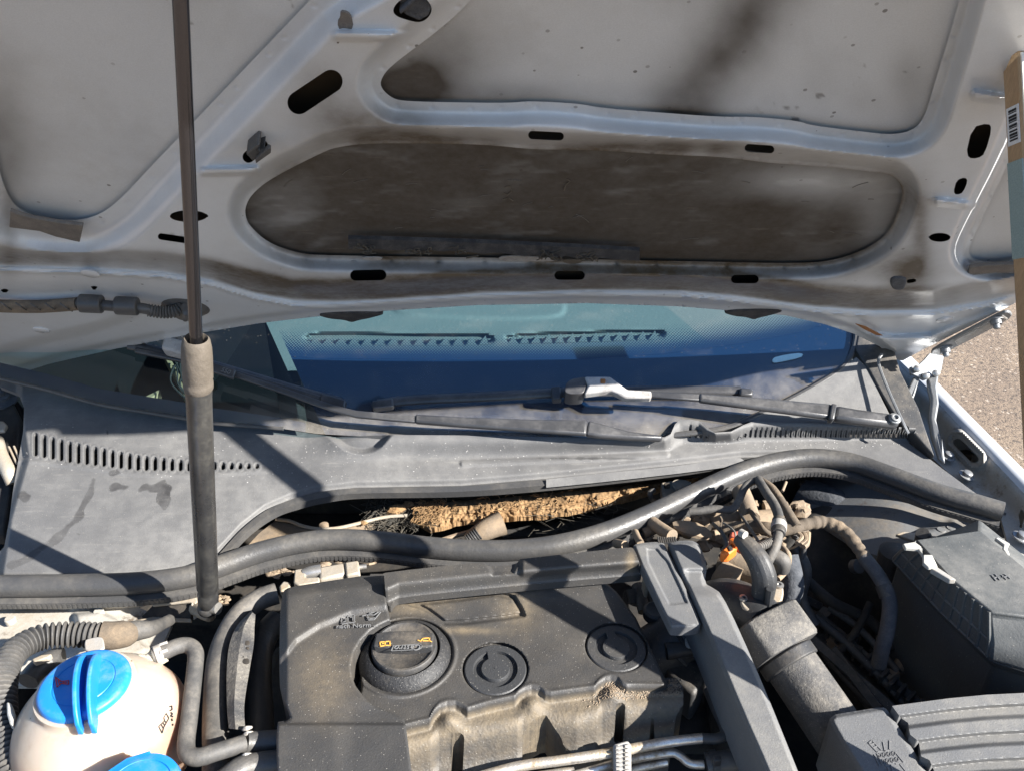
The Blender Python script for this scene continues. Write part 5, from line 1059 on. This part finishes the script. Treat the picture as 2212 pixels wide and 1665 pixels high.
for x, y, r_ in ((533, 1388, .0026), (535, 1399, .0012), (522, 1419, .002), (531, 1427, .0028)): MB().lathe(Z(x, y, .0015), [(r_, -.002), (r_, .0008), (0, .001)], 12).build('dirt_pit', 'dark_bay', dl)
c2 = [(600, 1340, -.045), (572, 1372, -.045), (560, 1410, -.045), (556, 1470, -.045), (560, 1560, -.045), (562, 1720, -.045)]
MB().tube([Z(*p) for p in c2], .013, 16, True, 6).build('inner_pipe', 'rubber', dl)
ch = thing('heater_hoses', 'two dark hoses entering under the left corner of the engine cover', 'hose', None)
MB().tube([Z(530, 1603, .0), Z(560, 1602, -.004), Z(640, 1596, -.006)], .0088, 16).build('upper_hose', 'rubber', ch)
MB().tube([Z(480, 1690, .0), Z(520, 1660, -.0), Z(560, 1650, -.004), Z(640, 1640, -.006)], .0095, 16).build('lower_hose', 'rubber', ch)
for (x, y) in ((532, 1572), (534, 1583), (530, 1630), (531, 1642)): MB().tube([Z(x-8, y+3, .004), Z(x, y, .006), Z(x+12, y-3, .004)], [.001, .0022, .001], 8, True, 4).build('lit_tooth', 'grey_clip', ch)  # pale teeth model the serrated lit edge left by the hose shadow
# stuff at the far left edge
le = thing('wing_mount', 'shaded bolted mount and spring at the left picture edge beside the cowl', 'mount')
MB().prism([Z(-60, 850, -.03), Z(20, 850, -.03), Z(45, 900, -.03), Z(42, 960, -.04), Z(30, 1000, -.05), Z(10, 1150, -.07), Z(-60, 1150, -.07)], (0, 0, -.02)).build('mount_plate', 'dark_bay', le, .004)
MB().lathe(Z(6, 862, -.028), [(.02, 0), (.02, .004), (.011, .005), (.011, .010), (.006, .011), (.006, .018), (0, .018)], 24, (.2, -.3, 1)).build('bolt', 'felt', le)
MB().prism([Z(-30, 905, -.02), Z(8, 908, -.02), Z(16, 916, -.02), Z(8, 928, -.02), Z(-30, 928, -.02)], (0, 0, -.006)).build('tab', 'alu_dirty', le, .002)
MB().tube([Z(-8, 950, -.03), Z(2, 985, -.035), Z(20, 1020, -.04), Z(30, 1042, -.05)], .009, 10).build('arm', 'alu_dirty', le)
for i in range(3): MB().tube([Z(8+i*11, 965-i*1, -.03), Z(28+i*8, 1005-i*5, -.034)], .0014, 6, True, 1).build('spring_wire', 'alu_dirty', le)

# ================================================================== FRONT PIPES
fp = thing('fuel_pipes', 'dirt-crusted metal fuel pipes crossing in front of the engine cover', 'pipes')
MB().tube([Z(960, 1700, -.03), Z(1106, 1657, -.028), Z(1212, 1641, -.026), Z(1318, 1625, -.025), Z(1438, 1602, -.024), Z(1520, 1593, -.024)], .0042, 14).build('upper_pipe', 'alu_pipe', fp)
MB().tube([Z(1516, 1593, -.024), Z(1548, 1594, -.024), Z(1566, 1584, -.024), Z(1562, 1562, -.026), Z(1546, 1530, -.03), Z(1530, 1490, -.035)], .0044, 14).build('black_elbow', 'rubber', fp)
MB().tube([Z(1230, 1676, -.04), Z(1313, 1652, -.04), Z(1366, 1638, -.04), Z(1446, 1625, -.038), Z(1468, 1631, -.038), Z(1491, 1648, -.038), Z(1520, 1650, -.038)], .0036, 12).build('lower_pipe', 'alu_pipe', fp)
MB().tube([Z(1300, 1676, -.048), Z(1366, 1660, -.048), Z(1440, 1645, -.048)], .0034, 12).build('third_pipe', 'alu_pipe', fp)
MB().tube([Z(1060, 1690, -.045), Z(1200, 1668, -.042), Z(1240, 1664, -.042)], .0034, 12).build('fourth_pipe', 'alu_pipe', fp)
hb = MB().tube([Z(1526, 1650, -.036), Z(1560, 1646, -.034), Z(1625, 1640, -.032)], .0095, 16).build('hose', 'rubber', fp)
MB().tube([Z(1534, 1649, -.0355), Z(1549, 1647, -.035)], .0112, 16, True, 2).build('clamp', 'black_plastic', hb)
slab(Hz(-.012), [(1540, 1630), (1556, 1628), (1560, 1640), (1544, 1642)], 0, .008, 'clamp_ear', 'black_plastic', fp, .001)
cl2 = MB().prism([Z(1324, 1604, -.016), Z(1357, 1596, -.016), Z(1364, 1606, -.016), Z(1364, 1690, -.03), Z(1330, 1700, -.03)], (0, 0, -.016)).build('pipe_clamp', 'grey_clip', fp, .002)
for i in range(9): MB().tube([Z(1331, 1614+i*9, -.0155-i*.0015), Z(1345, 1611+i*9, -.0145-i*.0015)], .0013, 6, True, 1).build('serration', 'grey_clip', cl2)
for i in range(9): MB().tube([Z(1350, 1611+i*9, -.0155-i*.0015), Z(1362, 1608+i*9, -.0155-i*.0015)], .0013, 6, True, 1).build('serration', 'grey_clip', cl2)
# black component between cover and duct
vp = thing('vacuum_pump', 'oily black vacuum valve between engine cover and air duct', 'valve')
VZ = Hz(-.045)
slab(VZ, [(1416, 1366), (1480, 1352), (1540, 1372), (1534, 1400), (1430, 1402)], 0, .03, 'top_block', 'black_plastic', vp, .004)
slab(VZ, [(1436, 1404), (1520, 1396), (1535, 1420), (1520, 1470), (1500, 1500), (1440, 1450)], -.012, .04, 'lower_block', 'black_plastic', vp, .004)
MB().tube([Z(1438, 1406, -.04), Z(1480, 1400, -.04), Z(1530, 1396, -.045)], .008, 12).build('collar', 'rubber', vp)
MB().tube([Z(1522, 1420, -.05), Z(1530, 1450, -.055), Z(1536, 1480, -.06), Z(1548, 1500, -.06)], [.006, .005, .0045, .004], 10).build('port', 'black_plastic', vp)
MB().tube([Z(1481, 1368, -.035), Z(1484, 1380, -.03), Z(1486, 1393, -.03), Z(1500, 1394, -.03), Z(1522, 1390, -.03), Z(1530, 1398, -.03), Z(1520, 1414, -.03), Z(1514, 1422, -.035)], .0022, 8, True, 4).build('wire_spring', 'white_clip', vp)
MB().lathe(Z(1417, 1314, -.03), [(.006, -.01), (.0125, -.01), (.0125, -.002), (.010, 0), (.006, -.001)], 24).build('ring_boot', 'rubber', vp)
for (a, b) in (((1378, 1262), (1392, 1320)), ((1366, 1270), (1372, 1300)), ((1398, 1268), (1404, 1300))): MB().tube([Z(*a, -.05), Z(*b, -.06)], .007, 10, True, 2).build('post', 'black_plastic', vp)
slab(Hz(-.02), [(1388, 1240), (1396, 1236), (1402, 1262), (1394, 1258)], 0, .02, 'spring_plate', 'alu_dirty', vp, .0015)
MB().box(Z(1460, 1500, -.16), (.1, .2, .12)).build('lower_housing', 'dark_bay', vp, .004)
MB().tube([Z(1560, 1500, -.09), Z(1575, 1570, -.09), Z(1590, 1640, -.09)], .018, 14).build('lower_hose', 'dark_bay', vp)
bl = thing('engine_block', 'dark engine block deep under the cover and pipes', 'engine')
MB().box((.0, .40, -.2), (.46, .34, .16)).build('block', 'dark_bay', bl, .01)
MB().box((.18, .30, -.12), (.14, .12, .1)).build('housing', 'dark_bay', bl, .01)
MB().box((-.2, .52, -.16), (.12, .2, .1)).build('housing', 'dark_bay', bl, .01)

# ================================================================== RIGHT: SENSOR, INTAKE PIPE, HOSES
ip = thing('intake_pipe', 'thick fuzzy-dusted plastic intake pipe with square collar', 'intake pipe')
pa = Z(1680, 1392, -.008); pb = Z(1850, 1640, -.05); pd = (pb-pa)/np.linalg.norm(pb-pa)
MB().tube([pa, pa+(pb-pa)*.5, pb], .0245, 36, True, 8).build('pipe', 'fuzzy_plastic', ip)
MB().tube([pa+pd*.010, pa+pd*.022], .0272, 36, True, 2).build('bead_ring', 'black_plastic', ip, .0015)
sx = np.cross(pd, (0, 0, 1.)); sx /= np.linalg.norm(sx); uz = np.cross(sx, pd)
if uz[2] < 0: uz = -uz
rr = chaikin([(-.033, -.034), (.033, -.034), (.034, .020), (.026, .030), (-.024, .030), (-.034, .018)], 2)
MB().loft([[pa+pd*d+sx*x*k+uz*(y*k) for x, y in rr] for d, k in ((-.026, .93), (-.024, 1.0), (.006, 1.0), (.009, .95), (.009, .80))]).build('square_collar', 'fuzzy_plastic', ip, angle=50)
MB().tube([pa-pd*.02, pa-pd*.045+np.array((0, 0, -.012)), pa-pd*.065+np.array((-.012, .002, -.032)), pa-pd*.065+np.array((-.045, -.004, -.062)), pa-pd*.06+np.array((-.08, -.01, -.08))], [.025, .026, .027, .027, .027], 28).build('rubber_elbow', 'black_plastic', ip)
for i in range(4):
    c = pa-pd*.064+np.array((-.024-.010*i, .0-.002*i, -.043-.009*i)); MB().lathe(c, [(.0265, -.0025), (.0295, 0), (.0265, .0025)], 32, (-.7, -.1, -.62)).build('bellows_ring', 'fuzzy_plastic', ip)
ms = thing('air_mass_sensor', 'upright black sensor plug standing in a screwed flange on the intake', 'sensor')
fcz = .02
fl_ = chaikin([(1597, 1298), (1600, 1276), (1612, 1262), (1640, 1256), (1672, 1252), (1690, 1258), (1694, 1276), (1690, 1296), (1676, 1306), (1640, 1318), (1610, 1316)], 2)
slab(Hz(fcz), fl_, 0, .006, 'flange', 'alu_dirty', ms, .0015)
slab(Hz(fcz-.006), [(1606, 1296), (1640, 1310), (1676, 1300), (1672, 1340), (1640, 1352), (1606, 1336)], 0, .03, 'base', 'fuzzy_plastic', ms, .004)
for x, y in ((1683, 1264), (1606, 1292)): MB().lathe(Z(x, y, fcz+.0005), [(.0042, 0), (.0042, .002), (.002, .0024), (.002, .001), (0, .001)], 16).build('screw', 'steel', ms)
B0 = Z(1646, 1290, fcz); 
MB().tube([B0+np.array(p) for p in ((0, 0, -.004), (0, .001, .012), (-.001, .003, .024), (-.006, .011, .036), (-.014, .023, .043), (-.021, .034, .046))], [.0112, .0118, .012, .0114, .0098, .0068], 8, True, 4, flat=.82).build('plug_housing', 'black_plastic', ms, .002, angle=28)
MB().tube([B0+np.array((.002, -.012, .002)), B0+np.array((.001, -.011, .022))], .0035, 8, True, 2).build('guide_rib', 'black_plastic', ms)
MB().tube([B0+np.array((-.020, .031, .053)), B0+np.array((-.017, .026, .054))], .004, 10, True, 2).build('latch_button', 'grey_clip', ms)
MB().corr([Z(1622, 1190, .03), Z(1640, 1180, .03), Z(1668, 1168, .025)], .0048, .003, .0016, 12).build('cable_sleeve', 'hose_rubber', ms)
hs = thing('breather_hose', 'grey rubber hose with two-band clamp behind the sensor plug', 'hose')
HA = [(1638, 1035, .01), (1655, 1062, .02), (1672, 1088, .026), (1682, 1114, .03), (1682, 1144, .03), (1675, 1178, .025), (1660, 1208, .015), (1650, 1235, .0)]
MB().tube([Z(*p) for p in HA], .0052, 16).build('hose', 'hose_rubber', hs)
MB().tube([Z(1683, 1122, .03), Z(1681, 1152, .03)], .0072, 18, True, 3).build('clamp', 'black_plastic', hs, .001)
MB().tube([Z(1683, 1130, .03), Z(1682, 1142, .03)], .008, 18, True, 2).build('clamp_band', 'grey_clip', hs, .0006)
MB().tube([Z(1664, 1196, .014), Z(1690, 1210, .012), Z(1688, 1228, .0)], .008, 12).build('t_piece', 'hose_rubber', hs)
slab(Hz(.02), [(1638, 1206), (1658, 1198), (1668, 1224), (1650, 1238)], 0, .02, 'nipple_block', 'grey_clip', hs, .003)
h2 = thing('vacuum_hose', 'dusty beige hose running from the seal down to the wiring loom', 'hose')
MB().tube([Z(1640, 1036, .0), Z(1668, 1056, .008), Z(1697, 1098, .01), Z(1722, 1137, .006)], .0054, 16).build('hose', 'cloth_tape', h2)
h3 = thing('bent_pipe', 'small bent grey pipe meeting the hoses below the seal', 'pipe')
MB().tube([Z(1490, 1104, -.01), Z(1514, 1102, -.008), Z(1547, 1098, -.006), Z(1578, 1100, -.004), Z(1594, 1084, .0), Z(1607, 1054, .006), Z(1622, 1040, .008), Z(1642, 1036, .008)], .0044, 14).build('tube', 'hose_rubber', h3)
MB().tube([Z(1520, 1101, -.0078), Z(1545, 1098, -.006)], .0048, 14, True, 2).build('dark_sleeve', 'rubber', h3)
lo = thing('wiring_loom', 'brown cloth-taped wiring loom arching over the dark brake booster', 'wiring loom')
MB().tube([Z(1560, 1140, -.02), Z(1620, 1136, -.01), Z(1692, 1143, .0), Z(1745, 1130, .004), Z(1782, 1127, .004), Z(1823, 1145, .002), Z(1852, 1180, -.002), Z(1870, 1205, -.006)], lambda t: .0068+.0004*math.sin(t*95)+.0003*math.sin(t*41), 16, True, 20).build('taped_loom', 'cloth_tape', lo)
MB().tube([Z(1866, 1202, -.006), Z(1893, 1236, -.012), Z(1914, 1272, -.02), Z(1922, 1306, -.03), Z(1917, 1356, -.045), Z(1906, 1398, -.06), Z(1898, 1436, -.08)], .0074, 16).build('sheath', 'sheath', lo)
MB().tube([Z(1908, 1262, -.018), Z(1918, 1288, -.025)], .0082, 14, True, 2).build('sheath_band', 'black_plastic', lo)
for q in (((1724, 1150), (1732, 1160), (1722, 1172)), ((1738, 1152), (1742, 1166), (1730, 1176)), ((1746, 1150), (1744, 1172), (1736, 1180))): MB().tube([Z(*p, .0) for p in q], .0028, 7).build('loom_clip', 'dirt_metal', lo)
op = thing('orange_connector', 'bright orange electrical plug behind the sensor', 'connector')
MB().prism([Z(1556, 1188, .045), Z(1580, 1168, .045), Z(1592, 1172, .045), Z(1594, 1180, .045), Z(1576, 1194, .045), Z(1560, 1194, .045)], (0, 0, -.012)).build('plug_body', 'orange_plug', op, .002)
MB().tube([Z(1580, 1166, .047), Z(1590, 1172, .048), Z(1594, 1180, .047)], .0028, 8).build('collar', 'orange_plug', op)
slab(Hz(.0462), [(1572, 1178), (1580, 1174), (1584, 1184), (1576, 1188)], 0, .003, 'latch_slot', 'dark_bay', op, .0005)
rp = thing('red_connector', 'faded red electrical plug beside the orange one', 'connector')
MB().prism([Z(1578, 1146, .045), Z(1600, 1143, .045), Z(1624, 1164, .045), Z(1616, 1176, .045), Z(1600, 1172, .045), Z(1576, 1156, .045)], (0, 0, -.014)).build('plug_body', 'red_plug', rp, .002)
MB().lathe(Z(1610, 1174, .039), [(.0042, 0), (.0042, .003), (.0026, .003), (.0026, .001), (0, .001)], 16, (.1, -.9, .3)).build('socket', 'red_plug', rp)
MB().tube([Z(1562, 1128, .045), Z(1578, 1138, .052), Z(1588, 1150, .052), Z(1588, 1166, .047)], .0011, 6).build('wire', 'hose_rubber', rp)
mi = thing('dirty_manifold', 'cluttered dust-caked brackets and pipes behind the air duct', 'engine parts')
field('heat_shield', Hz(-.035), (1440, 1545, 1118, 1168), 3, lambda X, Y: .008*ga(X, Y, 1490, 1140, 50, 18), lambda X, Y: poly_sdf(X, Y, chaikin([(1452, 1122), (1500, 1124), (1528, 1138), (1542, 1156), (1524, 1160), (1480, 1150), (1456, 1140)], 1)), 'dirt_metal', mi, skirt=.004)
for P, r_ in (([(1410, 1128, -.03), (1430, 1142, -.025), (1452, 1156, -.02)], .0075), ([(1372, 1148, -.03), (1378, 1162, -.02), (1384, 1172, -.01)], .004), ([(1390, 1150, -.04), (1420, 1138, -.035), (1440, 1146, -.03)], .006), ([(1600, 1060, -.03), (1612, 1090, -.03), (1622, 1120, -.03)], .011), ([(1540, 1120, -.05), (1600, 1128, -.05), (1700, 1120, -.05)], .014), ([(1470, 1110, -.05), (1560, 1115, -.05)], .009), ([(1560, 1200, -.03), (1600, 1216, -.03), (1640, 1230, -.03)], .018), ([(1560, 1240, -.04), (1590, 1262, -.04)], .02), ([(1650, 1095, -.04), (1700, 1092, -.04)], .006), ([(1330, 1172, -.03), (1350, 1176, -.02)], .005), ([(1560, 1110, -.03), (1558, 1125, -.03)], .002), ([(1690, 1060, -.03), (1698, 1040, -.03)], .0018)):
    MB().tube([Z(*p) for p in P], r_, 12, True, 4).build('pipe_stub', 'dirt_metal', mi)
mb = MB()
for i in range(90): mb.ball(Z(random.uniform(1380, 1740), random.uniform(1085, 1180), -.055+random.uniform(-.01, .01)), random.uniform(.002, .008), (random.uniform(.8, 1.8), 1, .8), 8, .25)
mb.build('dirt_clumps', 'dirt_metal', mi)['kind'] = 'stuff'
for q in (((1556, 1115), (1560, 1125), (1556, 1140)), ((1590, 1150), (1600, 1152), (1606, 1160)), ((1636, 1180), (1628, 1164), (1648, 1158), (1668, 1166))): MB().tube([Z(*p, -.0) for p in q], .0014, 6).build('loose_wire', 'cloth_tape', mi)
cl3 = thing('cable_clutter', 'tangle of dark dusty cables and pipes in the pit beside the intake pipe', 'cables')
for P, r_, m_ in (([(1716, 1180, -.03), (1740, 1230, -.05), (1730, 1290, -.08), (1760, 1350, -.1)], .007, 'black_plastic'), ([(1700, 1200, -.02), (1712, 1260, -.04), (1700, 1300, -.06)], .012, 'felt'), ([(1760, 1330, -.10), (1830, 1390, -.11), (1900, 1460, -.12), (1960, 1530, -.13)], .005, 'black_plastic'), ([(1790, 1310, -.10), (1860, 1360, -.11), (1940, 1450, -.12)], .004, 'hose_rubber'), ([(1740, 1250, -.07), (1800, 1300, -.08), (1880, 1340, -.1), (1930, 1400, -.12)], .006, 'dark_bay'), ([(1880, 1300, -.08), (1850, 1360, -.1), (1800, 1420, -.12)], .004, 'dark_bay'), ([(1930, 1330, -.1), (1950, 1390, -.12), (1940, 1450, -.13)], .006, 'dirt_metal'), ([(1700, 1110, -.02), (1712, 1150, -.01), (1736, 1176, -.02), (1730, 1210, -.04)], .0035, 'hose_rubber'), ([(1620, 1100, -.02), (1640, 1130, .0), (1660, 1150, .0), (1700, 1165, -.01)], .0028, 'cloth_tape'), ([(1540, 1130, -.02), (1560, 1150, -.01), (1570, 1180, -.01), (1556, 1200, -.01)], .0022, 'rubber'), ([(1600, 1110, -.02), (1620, 1140, .01), (1640, 1170, .01)], .0016, 'hose_rubber'), ([(1690, 1180, .0), (1704, 1200, .0), (1698, 1230, -.02), (1680, 1250, -.02)], .003, 'dirt_metal')):
    MB().tube([Z(*p) for p in P], r_, 10, True, 6).build('cable', m_, cl3)
for i in range(14):
    x = random.uniform(1760, 1950); y = 1310+(x-1760)*.95+random.uniform(-25, 30); MB().box(Z(x, y, -.125), (random.uniform(.008, .02), random.uniform(.006, .014), .012), (random.uniform(-.3, .3), 0, R(40)+random.uniform(-.3, .3))).build('bracket', random.choice(('dirt_metal', 'black_plastic', 'dark_bay')), cl3, .001)
cl4 = thing('vacuum_lines', 'small dirty vacuum lines and plugs peeping out behind the engine cover bar', 'pipes')
for i in range(16):
    x = 800+i*36+random.uniform(-8, 8); y = 1212-(x-800)*.055; MB().tube([Z(x-26, y-2+random.uniform(-5, 6), -.06), Z(x, y+random.uniform(-5, 6), -.05), Z(x+30, y+random.uniform(-6, 6), -.06)], random.uniform(.0012, .003), 8, True, 4).build('line', random.choice(('dirt_metal', 'black_plastic', 'dark_bay', 'dark_bay')), cl4)
# inner wing sheet right, strut tower, booster
rw = thing('inner_wing', 'grimy blue-grey inner wing sheet on the right behind the fuse box', 'inner wing')
def rw_h(X, Y): return .012*S(poly_sdf(X, Y, [(1985, 1140), (2060, 1120), (2110, 1140), (2110, 1175), (1985, 1180)])/10)-.04*S((1960-X)/300)
field('wing_sheet', Hz(-.06), (1700, 2260, 1000, 1230), 5, rw_h, lambda X, Y: poly_sdf(X, Y, [(1720, 1015), (1800, 1010), (1900, 1035), (2020, 1080), (2200, 1115), (2240, 1230), (1980, 1230), (1870, 1190), (1760, 1120)]), 'wing_grime', rw, skirt=.006)
for x, y in ((2032, 1146), (2053, 1142)): MB().lathe(Z(x, y, -.05), [(.0052, 0), (.0052, .002), (.0045, .003), (0, .003)], 16).build('weld_dimple', 'wing_grime', rw)
MB().tube([Z(1990, 1176, -.03), Z(1995, 1160, -.02), Z(1993, 1150, -.012)], [.008, .009, .007], 14).build('rubber_bung', 'rubber', rw)
slab(Hz(-.035), [(1935, 1152), (1952, 1146), (1990, 1150), (2040, 1172), (2000, 1176)], 0, .004, 'bracket', 'alu_dirty', rw, .001)
MB().lathe(Z(1935, 1190, -.03), [(.016, -.03), (.017, 0), (.012, .003), (0, .003)], 28).build('reservoir_cap', 'black_plastic', rw)
MB().tube([Z(1735, 1075, -.11), Z(1800, 1110, -.11), (Z(1840, 1150, -.12))], [.03, .035, .03], 16).build('felt_fold', 'felt', rw)
bb = thing('brake_booster', 'large dark round brake booster under the taped loom', 'brake booster')
bc = Z(1830, 1270, -.17)
MB().lathe(bc, [(.105, -.05), (.108, -.01), (.105, .0), (.100, .006), (.096, .006), (.090, .018), (.07, .028), (.045, .033), (.02, .034), (0, .034)], 64, (.15, -.75, .5)).build('shell', 'dark_bay', bb, angle=60)
MB().lathe(Z(1850, 1222, -.06), [(.004, -.004), (.008, -.004), (.008, .004), (.004, .004)], 20, (.3, -.6, .6)).build('grommet', 'rubber', bb)
bt = thing('battery_tray', 'dark ribbed battery tray deep beside the intake pipe', 'battery tray')
for i, (a, b) in enumerate((((1752, 1376), (1965, 1560)), ((1770, 1330), (2010, 1540)), ((1730, 1290), (1770, 1310)), ((1800, 1400), (1900, 1530)))):
    A_, B_ = Z(*a, -.115), Z(*b, -.13); MB().tube([A_, B_], .007, 4, True, 1).build('rail', 'black_plastic', bt, .001)
for i in range(12):
    f = i/11; A_ = Z(1775+f*210, 1345+f*180, -.118); MB().box(A_, (.016, .004, .012), (0, 0, R(40))).build('rib', 'black_plastic', bt, .0008)
MB().prism([Z(1740, 1340, -.24), Z(2050, 1530, -.25), Z(1940, 1640, -.25), Z(1700, 1420, -.24)], (0, 0, -.01)).build('floor', 'black_plastic', bt, .002)
MB().prism([Z(1730, 1340, -.13), Z(1760, 1325, -.13), Z(1920, 1470, -.14), Z(1960, 1560, -.14), Z(1915, 1560, -.14), Z(1790, 1430, -.14)], (0, 0, -.006)).build('ledge', 'black_plastic', bt, .002)
field('felt_pad', Hz(-.16), (1950, 2100, 1400, 1600), 5, lambda X, Y: .01*np.sin(X*.05)*np.sin(Y*.04), lambda X, Y: poly_sdf(X, Y, chaikin([(1970, 1480), (2040, 1425), (2090, 1410), (2090, 1590), (1980, 1590), (1955, 1530)], 1)), 'felt', bt, skirt=.01)

# ================================================================== FUSE / CONTROL BOX
fb = thing('fuse_box', 'large dark fuse box with lattice rim and white clips on the right', 'fuse box')
Tp = [(1977, 1163), (2118, 1143), (2290, 1288), (2290, 1340), (2142, 1320), (2055, 1250)]; Rp = [(1924, 1208), (2112, 1128), (2340, 1310), (2340, 1490), (2138, 1426), (2030, 1322)]
t3 = [Z(x, y, .03) for x, y in Tp]; r3 = [Z(x, y, -.012) for x, y in Rp]; t2 = [Z(x, y, .030) for x, y in [(1932, 1185), (2112, 1138), (2330, 1300), (2330, 1345), (2142, 1322), (2040, 1262)]]
mid = [a*.72+b*.28+np.array((0, 0, .006)) for a, b in zip(r3, t3)]
low = [p+np.array((.012, .004, -.22)) for p in r3]
MB().loft([low, [p+np.array((.010, .004, -.012)) for p in r3], r3]).build('body', 'box_plastic', fb, .003)
MB().loft([r3, [p+np.array((0, 0, .004)) for p in r3], mid, [p+np.array((0, 0, -.004)) for p in t3], t3]).build('lid', 'box_plastic', fb, .003)
def sidept(u, v):                                            # a-f-e sloping side of the lid
    u *= 2; i = int(min(u, 1.999)); f = u-i; ia, ib = ((0, 5), (5, 4))[i]; R_ = r3[ia]*(1-f)+r3[ib]*f; T_ = t3[ia]*(1-f)+t3[ib]*f; M_ = mid[ia]*(1-f)+mid[ib]*f
    return (R_*(1-2*v)+M_*2*v if v < .5 else M_*(2-2*v)+T_*(2*v-1))
for i in range(11):
    u = .03+i*.094; MB().tube([sidept(u, v) for v in (.04, .25, .5, .75, .97)], .0017, 6, True, 2).build('rim_rib', 'box_plastic', fb)
for v in (.06, .5): MB().tube([sidept(u, v) for u in np.linspace(.02, .98, 9)], .0015, 6, True, 1).build('rim_rail', 'box_plastic', fb)
slab(Hz(.036), [(1950, 1172), (1976, 1168), (1990, 1178), (1996, 1196), (2014, 1196), (2026, 1222), (2006, 1224), (1994, 1214), (1994, 1198), (1984, 1184), (1956, 1182)], 0, .004, 'white_clip', 'white_clip', fb, .001)
MB().prism([Z(2010, 1226, .034), Z(2024, 1222, .034), Z(2066, 1250, .034), Z(2052, 1250, .034)], (0, 0, -.006)).build('clip_arm', 'grey_clip', fb, .001)
slab(Hz(.03), [(2149, 1160), (2156, 1158), (2182, 1172), (2176, 1182), (2182, 1196), (2176, 1198), (2166, 1184), (2168, 1174)], 0, .004, 'white_clip', 'white_clip', fb, .001)
strokes(Hz(.0302), [[(2142, 1240), (2152, 1252)], [(2150, 1238), (2160, 1250)], [(2146, 1246), (2156, 1244)], [(2164, 1240), (2174, 1249)], [(2170, 1238), (2182, 1247)], [(2166, 1244), (2180, 1243)]], .0008, 1.8, 'emboss', fb, 'moulded_mark')
fr = [(2142, 1324), (2230, 1318), (2290, 1345), (2290, 1480), (2212, 1466), (2150, 1498), (2168, 1420)]
MB().prism([Z(2144, 1322, .026), Z(2290, 1345, .026), Z(2310, 1470, -.03), Z(2215, 1465, -.04), Z(2148, 1498, -.06), Z(2170, 1410, -.012)], (0, .006, -.003)).build('front_face', 'rail_plastic', fb, .003)
slab(Hz(-.07), [(2000, 1330), (2030, 1320), (2060, 1345), (2090, 1380), (2040, 1372), (2010, 1352)], 0, .02, 'side_catch', 'box_plastic', fb, .003)

# ================================================================== AIR FILTER BOX
ab = thing('air_filter_box', 'grey ridged plastic air filter box at the bottom right corner', 'air filter box')
LPp = chaikin([(1789, 1544), (1850, 1534), (1906, 1525), (1917, 1530), (1986, 1639), (2040, 1730), (1890, 1730), (1858, 1665), (1800, 1572)], 1)
field('left_cover', Hz(.006), (1780, 2050, 1520, 1730), 2.6, lambda X, Y: -.004*(1-S(poly_sdf(X, Y, LPp)/8)), lambda X, Y: poly_sdf(X, Y, LPp), 'rail_plastic', ab, skirt=.06)
RT = [(1920, 1524), (2047, 1507), (2130, 1499), (2212, 1495), (2320, 1494)]
def rib_h(X, Y):
    u = (Y-yat(RT, X)); v = np.mod(u, 58.)/58.
    return .007-.0075*S((v-.38)/.13)*(1-S((v-.78)/.18))
RPp = [(1927, 1523), (2047, 1507), (2130, 1499), (2212, 1495), (2320, 1494), (2320, 1730), (2062, 1730), (2030, 1690), (2012, 1650), (2008, 1640), (1990, 1632), (1985, 1600), (1966, 1585), (1962, 1560), (1946, 1549)]
field('ridged_lid', Hz(.004), (1920, 2325, 1490, 1730), 1.7, rib_h, lambda X, Y: poly_sdf(X, Y, RPp), 'rail_plastic', ab, skirt=.06, angle=45)
MB().prism([Z(1910, 1545, -.03), Z(2000, 1680, -.03), Z(2060, 1740, -.03), Z(2300, 1740, -.03), Z(2300, 1520, -.03)], (0, 0, -.15)).build('lower_case', 'box_plastic', ab, .004)
IZ2 = Hz(.006)
strokes(IZ2, [[(1877, 1603), (1884, 1597), (1906, 1620), (1895, 1622), (1877, 1603)], [(1882, 1606), (1888, 1604)], [(1888, 1612), (1894, 1610)], [(1908, 1601), (1912, 1620), (1922, 1618), (1922, 1598)]], .0006, 2.2, 'emboss', ab, 'warning_symbol')
sy = [[(1889, 1628), (1900, 1652)], [(1895, 1626), (1906, 1650)], [(1934, 1622), (1952, 1644)]]
for r_ in range(2):
    for k in range(4):
        cx, cy = 1901+k*10+r_*7, 1630+r_*13-k*1.5; sy.append([(cx+3.6*math.cos(a), cy+4.4*math.sin(a)) for a in np.linspace(0, 2*math.pi, 9)])
strokes(IZ2, sy, .0006, 1.8, 'emboss', ab, 'battery_symbol')
strokes(IZ2, [[(1914, 1652), (1924, 1650), (1930, 1665)], [(1936, 1648), (1944, 1648), (1958, 1665)], [(1918, 1655), (1922, 1666)]], .0006, 2.0, 'emboss', ab, 'warning_symbol')

# ------------------------------------------------------------------ put every thing's origin at its base
bpy.context.view_layer.update()
def walk(o):
    out = []
    for c in o.children: out.append(c); out += walk(c)
    return out
for r_ in ROOTS:
    P = []
    for o in walk(r_):
        if o.type == 'MESH' and len(o.data.vertices):
            c = np.empty(len(o.data.vertices)*3); o.data.vertices.foreach_get('co', c); c = c.reshape(-1, 3); P += [c.min(0), c.max(0)]
    P = np.array(P); p = Vector(((P[:, 0].min()+P[:, 0].max())/2, (P[:, 1].min()+P[:, 1].max())/2, P[:, 2].min()))
    r_.location = p
    for c in r_.children: c.location = -p
